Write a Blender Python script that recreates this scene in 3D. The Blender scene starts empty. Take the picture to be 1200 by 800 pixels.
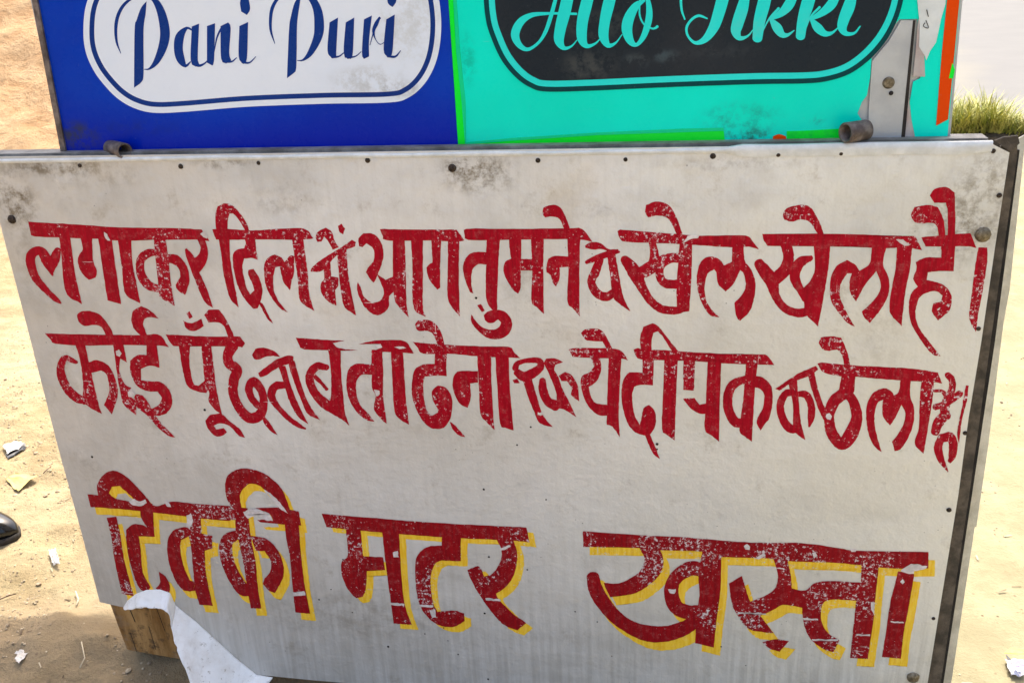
import bpy, bmesh, math, random
from mathutils import Vector, Matrix, noise
from mathutils.geometry import tessellate_polygon
random.seed(7)
S = bpy.context.scene
COL = S.collection

# ------------------------------------------------------------------ camera
CAM = Vector((0.33545643, -1.44002422, 1.41233753))
RX = Vector((0.98676246, 0.15489819, -0.04802494))     # image right, in world axes
RD = Vector((0.01694533, -0.3929961, -0.91938399))     # image down
RF = Vector((-0.16128453, 0.90639981, -0.3904186))     # view direction
cd = bpy.data.cameras.new('camera')
cam = bpy.data.objects.new('camera', cd)
COL.objects.link(cam)
m3 = Matrix((RX, -RD, -RF)).transposed()
cam.matrix_world = Matrix.Translation(CAM) @ m3.to_4x4()
cd.sensor_width = 36.0
cd.lens = 36.0 * 1130.0 / 1200.0
cd.clip_start = 0.02
cd.clip_end = 2000.0
S.camera = cam

# ------------------------------------------------------------------ world, sun, exposure
SUN_EL, SUN_AZ = math.radians(60), math.radians(90)    # azimuth measured from +x towards +y
SUN_DIR = Vector((math.cos(SUN_EL) * math.cos(SUN_AZ), math.cos(SUN_EL) * math.sin(SUN_AZ), math.sin(SUN_EL)))
w = bpy.data.worlds.new('World')
S.world = w
w.use_nodes = True
wn = w.node_tree
wn.nodes.clear()
wo = wn.nodes.new('ShaderNodeOutputWorld')
wb = wn.nodes.new('ShaderNodeBackground')
ws = wn.nodes.new('ShaderNodeTexSky')
ws.sky_type = 'NISHITA'
ws.sun_disc = False
ws.sun_elevation = SUN_EL
ws.sun_rotation = math.pi / 2 - SUN_AZ
ws.air_density = 1.0
ws.dust_density = 7.0
ws.ozone_density = 0.4
wb.inputs['Strength'].default_value = 0.15
wn.links.new(ws.outputs[0], wb.inputs[0])
wn.links.new(wb.outputs[0], wo.inputs[0])
ld = bpy.data.lights.new('sun', 'SUN')
ld.energy = 2.2
ld.angle = math.radians(0.6)
ld.color = (1.0, 0.95, 0.86)
sun = bpy.data.objects.new('sun', ld)
COL.objects.link(sun)
sun.rotation_euler = (-SUN_DIR).to_track_quat('-Z', 'Y').to_euler()
S.view_settings.view_transform = 'Standard'
S.view_settings.look = 'None'
S.view_settings.gamma = 1.0
S.view_settings.exposure = 1.52
S.render.engine = 'CYCLES'
S.render.resolution_x, S.render.resolution_y = 1024, 682


# ------------------------------------------------------------------ pixel <-> place
def ray(px, py):
    return RX * (px - 600) + RD * (py - 400) + RF * 1130.0


def pl(px, py, Y=0.0):
    r = ray(px, py)
    return CAM + r * ((Y - CAM.y) / r.y)


def gr(px, py, Z=0.0):
    r = ray(px, py)
    return CAM + r * ((Z - CAM.z) / r.z)


# ------------------------------------------------------------------ object helpers
def mesh_obj(name, verts, faces, mat=None, parent=None, smooth=False, uv=None):
    me = bpy.data.meshes.new(name)
    me.from_pydata([tuple(v) for v in verts], [], faces)
    me.update()
    o = bpy.data.objects.new(name, me)
    COL.objects.link(o)
    if mat is not None:
        for m in (mat if isinstance(mat, (list, tuple)) else [mat]):
            me.materials.append(m)
    if parent is not None:
        o.parent = parent
    if smooth:
        me.shade_smooth()
    return o


def bm_obj(name, bm, mat=None, parent=None, smooth=False):
    me = bpy.data.meshes.new(name)
    bm.to_mesh(me)
    bm.free()
    o = bpy.data.objects.new(name, me)
    COL.objects.link(o)
    if mat is not None:
        me.materials.append(mat)
    if parent is not None:
        o.parent = parent
    if smooth:
        me.shade_smooth()
    return o


def thing(name, label, cat, loc=(0, 0, 0), group=None):
    o = bpy.data.objects.new(name, None)
    COL.objects.link(o)
    o.location = loc
    o['label'] = label
    o['category'] = cat
    if group:
        o['group'] = group
    return o


def tag(o, label=None, cat=None, group=None, kind=None):
    for k, v in (('label', label), ('category', cat), ('group', group), ('kind', kind)):
        if v:
            o[k] = v
    return o


def box(bm, x0, x1, y0, y1, z0, z1, bevel=0.0):
    vs = [bm.verts.new(c) for c in ((x0, y0, z0), (x1, y0, z0), (x1, y1, z0), (x0, y1, z0),
                                    (x0, y0, z1), (x1, y0, z1), (x1, y1, z1), (x0, y1, z1))]
    fs = [bm.faces.new([vs[i] for i in f]) for f in
          ((3, 2, 1, 0), (4, 5, 6, 7), (0, 1, 5, 4), (1, 2, 6, 5), (2, 3, 7, 6), (3, 0, 4, 7))]
    if bevel:
        es = list({e for f in fs for e in f.edges})
        bmesh.ops.bevel(bm, geom=es, offset=bevel, segments=2, affect='EDGES', profile=0.6)
    return bm


def slab(outline, thick, back=True):
    """outline: world points on a plane of constant y; extruded to +y by thick -> verts, faces"""
    n = len(outline)
    tris = tessellate_polygon([[Vector((p.x, p.z, 0)) for p in outline]])
    V = [Vector(p) for p in outline]
    F = []
    for t in tris:
        a, b, c = (outline[i] for i in t)
        area = (b.x - a.x) * (c.z - a.z) - (c.x - a.x) * (b.z - a.z)
        F.append(tuple(t) if area > 0 else tuple(reversed(t)))
    if thick:
        V += [p + Vector((0, thick, 0)) for p in outline]
        F += [tuple(n + i for i in reversed(f)) for f in list(F)]
        s = sum((outline[i].x * outline[(i + 1) % n].z - outline[(i + 1) % n].x * outline[i].z) for i in range(n))
        for i in range(n):
            j = (i + 1) % n
            F.append((j, i, n + i, n + j) if s > 0 else (i, j, n + j, n + i))
    return V, F


# ------------------------------------------------------------------ node helpers
class NT:
    def __init__(self, name):
        self.m = bpy.data.materials.new(name)
        self.m.use_nodes = True
        self.t = self.m.node_tree
        self.t.nodes.clear()
        self.out = self.t.nodes.new('ShaderNodeOutputMaterial')
        self.b = self.t.nodes.new('ShaderNodeBsdfPrincipled')
        self.t.links.new(self.b.outputs[0], self.out.inputs[0])
        self.co = self.t.nodes.new('ShaderNodeTexCoord').outputs['Object']

    def link(self, a, sock):
        if isinstance(a, bpy.types.NodeSocket):
            self.t.links.new(a, sock)
        elif a is not None:
            if isinstance(a, tuple) and len(a) == 3 and sock.type == 'RGBA':
                a = a + (1,)
            sock.default_value = a

    def math(self, op, a, b=None, c=None, clamp=False):
        n = self.t.nodes.new('ShaderNodeMath')
        n.operation = op
        n.use_clamp = clamp
        self.link(a, n.inputs[0])
        if b is not None:
            self.link(b, n.inputs[1])
        if c is not None:
            self.link(c, n.inputs[2])
        return n.outputs[0]

    def mapping(self, scale=(1, 1, 1), loc=(0, 0, 0), rot=(0, 0, 0), co=None):
        n = self.t.nodes.new('ShaderNodeMapping')
        self.t.links.new(co or self.co, n.inputs[0])
        n.inputs['Location'].default_value = loc
        n.inputs['Rotation'].default_value = rot
        n.inputs['Scale'].default_value = scale
        return n.outputs[0]

    def noise(self, scale, detail=4, rough=0.55, co=None, dist=0.0):
        n = self.t.nodes.new('ShaderNodeTexNoise')
        self.t.links.new(co or self.co, n.inputs['Vector'])
        n.inputs['Scale'].default_value = scale
        n.inputs['Detail'].default_value = detail
        n.inputs['Roughness'].default_value = rough
        n.inputs['Distortion'].default_value = dist
        return n.outputs['Fac']

    def voronoi(self, scale, co=None, feature='F1', out='Distance', rnd=1.0):
        n = self.t.nodes.new('ShaderNodeTexVoronoi')
        n.feature = feature
        self.t.links.new(co or self.co, n.inputs['Vector'])
        n.inputs['Scale'].default_value = scale
        n.inputs['Randomness'].default_value = rnd
        return n.outputs[out]

    def ramp(self, fac, lo, hi, a=0.0, b=1.0):
        n = self.t.nodes.new('ShaderNodeMapRange')
        n.interpolation_type = 'SMOOTHSTEP'
        self.link(fac, n.inputs['Value'])
        n.inputs['From Min'].default_value = lo
        n.inputs['From Max'].default_value = hi
        n.inputs['To Min'].default_value = a
        n.inputs['To Max'].default_value = b
        return n.outputs[0]

    def mix(self, fac, a, b):
        n = self.t.nodes.new('ShaderNodeMix')
        n.data_type = 'RGBA'
        self.link(fac, n.inputs[0])
        self.link(a, n.inputs[6])
        self.link(b, n.inputs[7])
        return n.outputs[2]

    def bump(self, h, strength=0.3, dist=0.01, normal=None):
        n = self.t.nodes.new('ShaderNodeBump')
        n.inputs['Strength'].default_value = strength
        n.inputs['Distance'].default_value = dist
        self.link(h, n.inputs['Height'])
        if normal:
            self.link(normal, n.inputs['Normal'])
        return n.outputs[0]

    def stain(self, x, y, z, rx, rz, nz, lo=0.35):
        """soft blob round a point of the object, broken up by noise nz; 0..1"""
        n = self.t.nodes.new('ShaderNodeMapping')
        n.vector_type = 'POINT'
        self.t.links.new(self.co, n.inputs[0])
        n.inputs['Scale'].default_value = (1 / rx, 0.0, 1 / rz)
        n.inputs['Location'].default_value = (-x / rx, 0, -z / rz)
        l = self.t.nodes.new('ShaderNodeVectorMath')
        l.operation = 'LENGTH'
        self.t.links.new(n.outputs[0], l.inputs[0])
        d = self.math('SUBTRACT', 1.0, l.outputs['Value'], clamp=True)
        d = self.math('MULTIPLY', self.ramp(d, 0.0, 0.75), self.ramp(nz, 0.40, 0.66))
        return d

    def set(self, color=None, rough=None, metal=None, normal=None, spec=None, coat=None):
        if color is not None:
            self.link(color, self.b.inputs['Base Color'])
        if rough is not None:
            self.link(rough, self.b.inputs['Roughness'])
        if metal is not None:
            self.link(metal, self.b.inputs['Metallic'])
        if normal is not None:
            self.link(normal, self.b.inputs['Normal'])
        if spec is not None:
            self.link(spec, self.b.inputs['Specular IOR Level'])
        if coat is not None:
            self.link(coat, self.b.inputs['Coat Weight'])
        return self.m


def px_stain(nt, px, py, rpx, rpy, nz, lo=0.35, Y=0.0):
    p = pl(px, py, Y)
    s = 1.0 / 752.0
    return nt.stain(p.x, Y, p.z, rpx * s, rpy * s, nz, lo)


def sheet_colour(nt):
    """weathered aluminium: base colour, roughness, bump height"""
    big = nt.noise(2.3, 4, 0.55)
    mid = nt.noise(9, 5, 0.6)
    fine = nt.noise(70, 4, 0.65)
    streak = nt.noise(1.0, 4, 0.6, co=nt.mapping((95, 1, 5)))
    c = nt.mix(nt.ramp(big, 0.3, 0.72), (0.69, 0.67, 0.625), (0.84, 0.84, 0.825))
    c = nt.mix(nt.ramp(mid, 0.42, 0.75, 0, 0.5), c, (0.44, 0.395, 0.32))
    cloud = nt.noise(4.5, 6, 0.7)
    c = nt.mix(nt.ramp(cloud, 0.5, 0.7, 0, 0.4), c, (0.86, 0.83, 0.79))
    c = nt.mix(nt.ramp(cloud, 0.48, 0.3, 0, 0.35), c, (0.46, 0.42, 0.35))
    c = nt.mix(nt.ramp(streak, 0.45, 0.8, 0, 0.16), c, (0.40, 0.38, 0.34))
    c = nt.mix(nt.ramp(streak, 0.5, 0.2, 0, 0.15), c, (0.72, 0.71, 0.69))
    # warm bounce light low on the right, put into the colour
    sx = nt.t.nodes.new('ShaderNodeSeparateXYZ')
    nt.t.links.new(nt.co, sx.inputs[0])
    warm = nt.math('MULTIPLY', nt.ramp(sx.outputs[0], -0.3, 0.75), nt.ramp(sx.outputs[2], 1.15, 0.55))
    c = nt.mix(nt.math('MULTIPLY', warm, nt.ramp(mid, 0.2, 0.7, 0.3, 0.75)), c, (0.88, 0.83, 0.71))
    left = nt.ramp(sx.outputs[0], -0.25, -0.85)
    c = nt.mix(nt.math('MULTIPLY', left, nt.ramp(mid, 0.25, 0.7, 0.35, 0.6)), c, (0.50, 0.455, 0.38))
    low = nt.ramp(sx.outputs[2], 0.5, 0.05)
    c = nt.mix(nt.math('MULTIPLY', low, nt.ramp(streak, 0.25, 0.7, 0.1, 0.55)), c, (0.42, 0.39, 0.33))
    smear = nt.ramp(nt.noise(1.0, 6, 0.75, co=nt.mapping((24, 1, 13), rot=(0, 0.1, 0))), 0.56, 0.74)
    c = nt.mix(nt.math('MULTIPLY', smear, nt.ramp(cloud, 0.35, 0.6, 0.1, 0.55)), c, (0.86, 0.84, 0.80))
    dirt = nt.ramp(nt.noise(14, 7, 0.78), 0.54, 0.74)
    c = nt.mix(nt.math('MULTIPLY', dirt, 0.5), c, (0.33, 0.275, 0.19))
    # grime patches where the photograph has them
    nz = nt.noise(38, 6, 0.75)
    nz2 = nt.noise(120, 4, 0.8)
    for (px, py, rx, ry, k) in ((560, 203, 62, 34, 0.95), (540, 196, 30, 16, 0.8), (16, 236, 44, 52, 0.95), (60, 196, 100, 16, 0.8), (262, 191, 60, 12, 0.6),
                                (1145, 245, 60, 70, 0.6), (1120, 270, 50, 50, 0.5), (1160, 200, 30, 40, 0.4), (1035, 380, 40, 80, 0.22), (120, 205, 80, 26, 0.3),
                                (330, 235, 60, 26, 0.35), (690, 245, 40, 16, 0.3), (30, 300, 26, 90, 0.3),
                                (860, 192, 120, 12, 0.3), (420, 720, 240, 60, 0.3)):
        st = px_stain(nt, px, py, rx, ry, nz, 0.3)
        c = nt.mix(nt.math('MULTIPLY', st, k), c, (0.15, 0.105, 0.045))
    # fine dark specks and scratches
    sp = nt.ramp(nt.voronoi(70), 0.10, 0.05)
    sp = nt.math('MULTIPLY', sp, nt.ramp(nt.noise(6, 2), 0.52, 0.66))
    c = nt.mix(nt.math('MULTIPLY', sp, 0.7), c, (0.09, 0.075, 0.055))
    c = nt.mix(nt.ramp(nz2, 0.56, 0.85, 0, 0.35), c, (0.33, 0.29, 0.22))
    scr = nt.noise(1.0, 3, 0.5, co=nt.mapping((18, 1, 240), rot=(0, 0.35, 0)))
    c = nt.mix(nt.ramp(scr, 0.70, 0.76, 0, 0.15), c, (0.85, 0.84, 0.82))
    rough = nt.ramp(mid, 0.2, 0.8, 0.38, 0.6)
    h = nt.math('ADD', nt.math('MULTIPLY', nt.math('ADD', big, nt.math('MULTIPLY', cloud, 0.5)), 4.5), nt.math('ADD', nt.math('MULTIPLY', mid, 0.35), nt.math('MULTIPLY', fine, 0.05)))
    return c, rough, h


def make_sheet():
    nt = NT('weathered_aluminium')
    c, r, h = sheet_colour(nt)
    return nt.set(c, r, 0.3, nt.bump(h, 0.5, 0.006), 0.5)


def make_paint(name, col, dark, chip_amt=0.0, yellow=False):
    nt = NT(name)
    c, r, h = sheet_colour(nt)
    region = nt.noise(7, 3, 0.6)
    a = nt.noise(150, 5, 0.75)
    b = nt.noise(60, 5, 0.8)
    vr = nt.voronoi(62)
    # three kinds of wear: pin-prick flakes, larger flakes, thin horizontal scratches
    amt = nt.ramp(region, 0.42, 0.62)
    f1 = nt.ramp(nt.math('ADD', a, nt.math('MULTIPLY', amt, 0.085 + chip_amt)), 0.655, 0.70)
    f2 = nt.ramp(nt.math('ADD', b, nt.math('MULTIPLY', amt, 0.06 + chip_amt)), 0.685, 0.72)
    scr = nt.noise(1.0, 3, 0.55, co=nt.mapping((14, 1, 190), rot=(0, -0.25, 0)))
    f3 = nt.ramp(nt.math('ADD', scr, nt.math('MULTIPLY', amt, 0.05)), 0.735, 0.765)
    f4 = nt.math('MULTIPLY', nt.ramp(vr, 0.115, 0.07), nt.ramp(region, 0.45, 0.6))
    wear = nt.math('MAXIMUM', nt.math('MAXIMUM', f1, f2), nt.math('MAXIMUM', f3, f4))
    brush = nt.noise(1.0, 4, 0.65, co=nt.mapping((210, 1, 16), rot=(0, 0.12, 0)))
    f5 = nt.math('MULTIPLY', nt.ramp(brush, 0.64, 0.70), nt.ramp(region, 0.46, 0.58))
    wear = nt.math('MAXIMUM', wear, nt.math('MULTIPLY', f5, 0.85))
    p = nt.mix(nt.ramp(brush, 0.35, 0.65), dark, col)
    p = nt.mix(nt.ramp(b, 0.5, 0.68, 0, 0.25), p, (0.55, 0.2, 0.18) if not yellow else (0.9, 0.7, 0.3))
    bare = nt.mix(0.6, c, (0.90, 0.76, 0.74) if not yellow else (0.72, 0.70, 0.62))
    c2 = nt.mix(nt.math('MULTIPLY', wear, 0.9 if not yellow else 0.8), p, bare)
    hh = nt.math('ADD', h, nt.math('MULTIPLY', nt.math('SUBTRACT', 1.0, wear), 0.25))
    return nt.set(c2, 0.5, 0.0, nt.bump(hh, 0.35, 0.006), 0.12)


def simple(name, col, col2, rough=0.5, metal=0.0, scale=12, bump=0.2, bd=0.004, spec=0.5, lo=0.35, hi=0.7, bscale=None):
    nt = NT(name)
    n = nt.noise(scale, 6, 0.65)
    c = nt.mix(nt.ramp(n, lo, hi), col, col2)
    return nt.set(c, rough, metal, nt.bump(nt.noise(bscale or scale * 4, 5, 0.7), bump, bd), spec)


M = {}
M['sheet'] = make_sheet()
M['red'] = make_paint('red_enamel', (0.47, 0.000, 0.014), (0.33, 0.000, 0.010), 0.018)
M['red3'] = make_paint('dark_red_enamel', (0.35, 0.004, 0.009), (0.24, 0.003, 0.008), 0.03)
M['chip'] = None
M['yellow'] = make_paint('yellow_enamel', (1.0, 0.66, 0.06), (0.90, 0.50, 0.02), 0.0, True)
M['chip'] = simple('flaked_spot', (0.62, 0.54, 0.50), (0.88, 0.80, 0.77), 0.5, 0.1, 60, 0.2, 0.002)


def glare_bare_metal():
    nt = NT('glare_scuffed_aluminium')
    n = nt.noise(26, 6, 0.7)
    c = nt.mix(nt.ramp(n, 0.4, 0.75), (0.97, 0.93, 0.87), (0.84, 0.78, 0.70))  # bare scuffed metal, whitened: glare on the bend is put into the colour
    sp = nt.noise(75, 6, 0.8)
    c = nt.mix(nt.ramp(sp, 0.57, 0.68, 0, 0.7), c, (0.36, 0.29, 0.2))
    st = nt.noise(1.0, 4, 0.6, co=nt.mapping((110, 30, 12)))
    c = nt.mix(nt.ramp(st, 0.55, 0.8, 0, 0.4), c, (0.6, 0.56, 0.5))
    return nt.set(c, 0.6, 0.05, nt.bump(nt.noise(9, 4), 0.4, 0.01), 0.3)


M['bare'] = glare_bare_metal()
M['rust'] = simple('rusty_angle_iron', (0.05, 0.038, 0.026), (0.15, 0.115, 0.08), 0.75, 0.1, 30, 0.6, 0.002)
M['gap'] = simple('near_black_fill', (0.012, 0.010, 0.008), (0.04, 0.03, 0.022), 0.9, 0.0, 30)  # near black: shade of gaps, holes and cracks put into colour; also small marks
M['side'] = simple('side_aluminium', (0.56, 0.53, 0.46), (0.78, 0.75, 0.68), 0.45, 0.4, 22, 0.5, 0.003)
M['trim'] = simple('trim_aluminium', (0.42, 0.40, 0.36), (0.66, 0.65, 0.62), 0.4, 0.5, 30, 0.4, 0.002)
M['shelf'] = simple('grimy_shelf_steel', (0.16, 0.145, 0.125), (0.34, 0.32, 0.29), 0.6, 0.2, 30, 0.4, 0.002)
M['white_trim'] = simple('bright_trim_aluminium', (0.66, 0.65, 0.60), (0.85, 0.84, 0.80), 0.5, 0.0, 30, 0.4, 0.002)
M['screw'] = simple('rusty_rivet', (0.02, 0.015, 0.012), (0.09, 0.06, 0.04), 0.6, 0.6, 300, 0.3, 0.001)
M['bolt'] = simple('dull_bolt', (0.13, 0.10, 0.06), (0.30, 0.25, 0.17), 0.5, 0.7, 200, 0.4, 0.001)
M['pipe'] = simple('dirty_pipe', (0.10, 0.075, 0.065), (0.27, 0.22, 0.19), 0.6, 0.5, 60, 0.5, 0.002)
M['greybar'] = simple('grey_flat_steel', (0.44, 0.45, 0.46), (0.54, 0.55, 0.55), 0.45, 0.3, 18, 0.2, 0.002)
M['wood'] = None


def wood():
    nt = NT('weathered_wood')
    g = nt.noise(1.0, 6, 0.7, co=nt.mapping((30, 14, 5)))
    c = nt.mix(nt.ramp(g, 0.3, 0.7), (0.23, 0.11, 0.03), (0.50, 0.29, 0.11))
    sp = nt.noise(50, 4, 0.7)
    c = nt.mix(nt.ramp(sp, 0.5, 0.7, 0, 0.85), c, (0.08, 0.05, 0.03))
    g2 = nt.noise(9, 5, 0.7)
    c = nt.mix(nt.ramp(g2, 0.5, 0.65, 0, 0.6), c, (0.30, 0.22, 0.14))
    return nt.set(c, 0.8, 0, nt.bump(g, 0.9, 0.006), 0.2)


M['wood'] = wood()


def vinyl(name, col, col2, scuff=None, zg=None):
    nt = NT(name)
    n = nt.noise(3.5, 3, 0.5)
    c = nt.mix(nt.ramp(n, 0.35, 0.7), col, col2)
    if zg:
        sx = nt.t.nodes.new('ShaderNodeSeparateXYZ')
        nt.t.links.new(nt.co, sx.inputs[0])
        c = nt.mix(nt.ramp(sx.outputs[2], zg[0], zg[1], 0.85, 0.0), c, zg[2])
    nz = nt.noise(45, 6, 0.75)
    for s in (scuff or ()):
        px, py, rx, ry, k, sc = s
        c = nt.mix(nt.math('MULTIPLY', px_stain(nt, px, py, rx, ry, nz, 0.3, 0.03), k), c, sc)
    c = nt.mix(nt.ramp(nt.noise(160, 3, 0.8), 0.66, 0.8, 0, 0.2), c, (0.45, 0.42, 0.38))
    sc = nt.noise(1.0, 3, 0.6, co=nt.mapping((25, 1, 230), rot=(0, 0.5, 0)))
    c = nt.mix(nt.ramp(sc, 0.7, 0.78, 0, 0.2), c, (0.7, 0.7, 0.7))
    return nt.set(c, nt.ramp(nz, 0.3, 0.7, 0.22, 0.36), 0, nt.bump(nt.noise(6, 3), 0.25, 0.01), 0.10, 0.0)


GRB = (0.28, 0.26, 0.22)
DK = (0.03, 0.03, 0.025)
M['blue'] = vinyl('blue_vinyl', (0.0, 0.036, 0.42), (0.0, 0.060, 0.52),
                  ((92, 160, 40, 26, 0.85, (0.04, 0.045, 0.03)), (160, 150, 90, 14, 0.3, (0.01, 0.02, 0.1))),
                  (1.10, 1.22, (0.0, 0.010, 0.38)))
M['teal'] = vinyl('turquoise_vinyl', (0.0, 0.84, 0.60), (0.0, 0.95, 0.71),
                  ((868, 140, 60, 26, 0.55, (0.02, 0.20, 0.14)), (880, 160, 44, 12, 0.8, DK), (958, 142, 12, 10, 0.5, DK),
                   (548, 70, 14, 40, 0.5, (0.0, 0.36, 0.2)), (560, 165, 60, 8, 0.3, (0.0, 0.5, 0.2))))
M['green'] = vinyl('bright_green_vinyl', (0.0, 0.92, 0.03), (0.01, 0.97, 0.05), ((950, 160, 60, 14, 0.4, (0.0, 0.4, 0.1)),))
M['greenblend'] = vinyl('sea_green_vinyl', (0.0, 0.70, 0.28), (0.01, 0.74, 0.30))
M['white_v'] = vinyl('white_vinyl', (0.83, 0.88, 0.95), (0.88, 0.92, 0.97),
                     ((430, 95, 60, 24, 0.45, (0.38, 0.35, 0.28)), (480, 30, 60, 60, 0.4, (0.50, 0.48, 0.40)), (470, 105, 40, 14, 0.5, (0.3, 0.28, 0.24))))
M['navy_v'] = vinyl('navy_vinyl', (0.006, 0.035, 0.21), (0.006, 0.045, 0.25))
M['black_v'] = vinyl('slate_vinyl', (0.016, 0.024, 0.032), (0.030, 0.035, 0.042),
                     ((690, 78, 44, 24, 0.8, (0.075, 0.08, 0.075)), (745, 72, 20, 12, 0.5, (0.12, 0.15, 0.15)), (700, 30, 60, 20, 0.5, (0.08, 0.09, 0.08)),
                      (780, 66, 20, 10, 0.5, (0.10, 0.14, 0.15)), (840, 60, 60, 10, 0.3, (0.08, 0.09, 0.09))))
M['darkgreen_v'] = vinyl('dark_green_vinyl', (0.0, 0.055, 0.06), (0.0, 0.065, 0.07))
M['letter_teal'] = vinyl('pale_turquoise_vinyl', (0.02, 0.80, 0.70), (0.04, 0.88, 0.77), ((900, 40, 80, 40, 0.2, (0.3, 0.5, 0.45)),))
M['orange'] = vinyl('orange_vinyl', (0.85, 0.07, 0.0), (0.80, 0.06, 0.0))
M['paper'] = simple('torn_white_paper', (0.70, 0.72, 0.68), (0.82, 0.84, 0.80), 0.8, 0, 20, 0.3, 0.002)
M['pinkish'] = simple('glue_stained_steel', (0.45, 0.34, 0.31), (0.55, 0.50, 0.46), 0.6, 0.1, 25, 0.3, 0.002)
SHADE_ROOF = (0.15, 1.40)  # front and back edge of the unseen canopy added for shade

# ------------------------------------------------------------------ lettering: brush strokes and outlines
FR = {  # frames of the close-ups the outlines were measured in: origin x, y, scale
    'A': (0, 220, 5), 'B': (200, 220, 5), 'C': (400, 220, 4.446), 'D': (540, 220, 4.446), 'E': (720, 220, 4.446),
    'F': (880, 210, 3.81), 'G': (40, 350, 4.704), 'H': (190, 350, 4.704), 'I': (340, 360, 5), 'J': (460, 360, 5),
    'K': (590, 370, 4.704), 'L': (720, 370, 4.704), 'M': (900, 380, 4.444), 'N': (90, 540, 4), 'O': (360, 580, 4),
    'P': (670, 600, 4.444), 'Q': (840, 600, 4.211), 'R': (30, 0, 4.211), 'S': (290, 0, 4.211), 'T': (540, 0, 4.211),
    'V': (780, 0, 4), 'X': (0, 0, 1)}


def conv(fr, pts):
    x0, y0, s = FR[fr]
    return [(x0 + p[0] / s, y0 + p[1] / s) + tuple(q / s for q in p[2:]) for p in pts]


def cr(p0, p1, p2, p3, t):
    return tuple(0.5 * ((2 * b) + (-a + c) * t + (2 * a - 5 * b + 4 * c - d) * t * t + (-a + 3 * b - 3 * c + d) * t ** 3)
                 for a, b, c, d in zip(p0, p1, p2, p3))


def smooth_closed(P, sharp=50, step=1.6):
    n = len(P)

    def corner(i):
        a, b, c = P[i - 1], P[i], P[(i + 1) % n]
        u = math.atan2(b[1] - a[1], b[0] - a[0])
        v = math.atan2(c[1] - b[1], c[0] - b[0])
        d = abs((v - u + math.pi) % (2 * math.pi) - math.pi)
        return math.degrees(d) > sharp
    cs = [corner(i) for i in range(n)]
    out = []
    for i in range(n):
        p1, p2 = P[i], P[(i + 1) % n]
        p0 = P[i - 1] if not cs[i] else tuple(2 * a - b for a, b in zip(p1, p2))
        j = (i + 1) % n
        p3 = P[(i + 2) % n] if not cs[j] else tuple(2 * b - a for a, b in zip(p1, p2))
        L = math.hypot(p2[0] - p1[0], p2[1] - p1[1])
        k = max(1, min(8, int(L / step / 1.5)))
        for q in range(k):
            out.append(cr(p0, p1, p2, p3, q / k))
    return out


def smooth_open(P, step=2.0):
    out = []
    n = len(P)
    for i in range(n - 1):
        p0 = P[i - 1] if i else tuple(2 * a - b for a, b in zip(P[0], P[1]))
        p3 = P[i + 2] if i + 2 < n else tuple(2 * b - a for a, b in zip(P[-2], P[-1]))
        L = math.hypot(P[i + 1][0] - P[i][0], P[i + 1][1] - P[i][1])
        k = max(2, min(10, int(L / step)))
        for q in range(k):
            out.append(cr(p0, P[i], P[i + 1], p3, q / k))
    out.append(P[-1])
    return out


def jit(x, y, a=0.28):
    v = noise.noise_vector(Vector((x * 0.35, y * 0.35, 3.7)))
    return x + v.x * a * 2, y + v.y * a * 2


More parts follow.
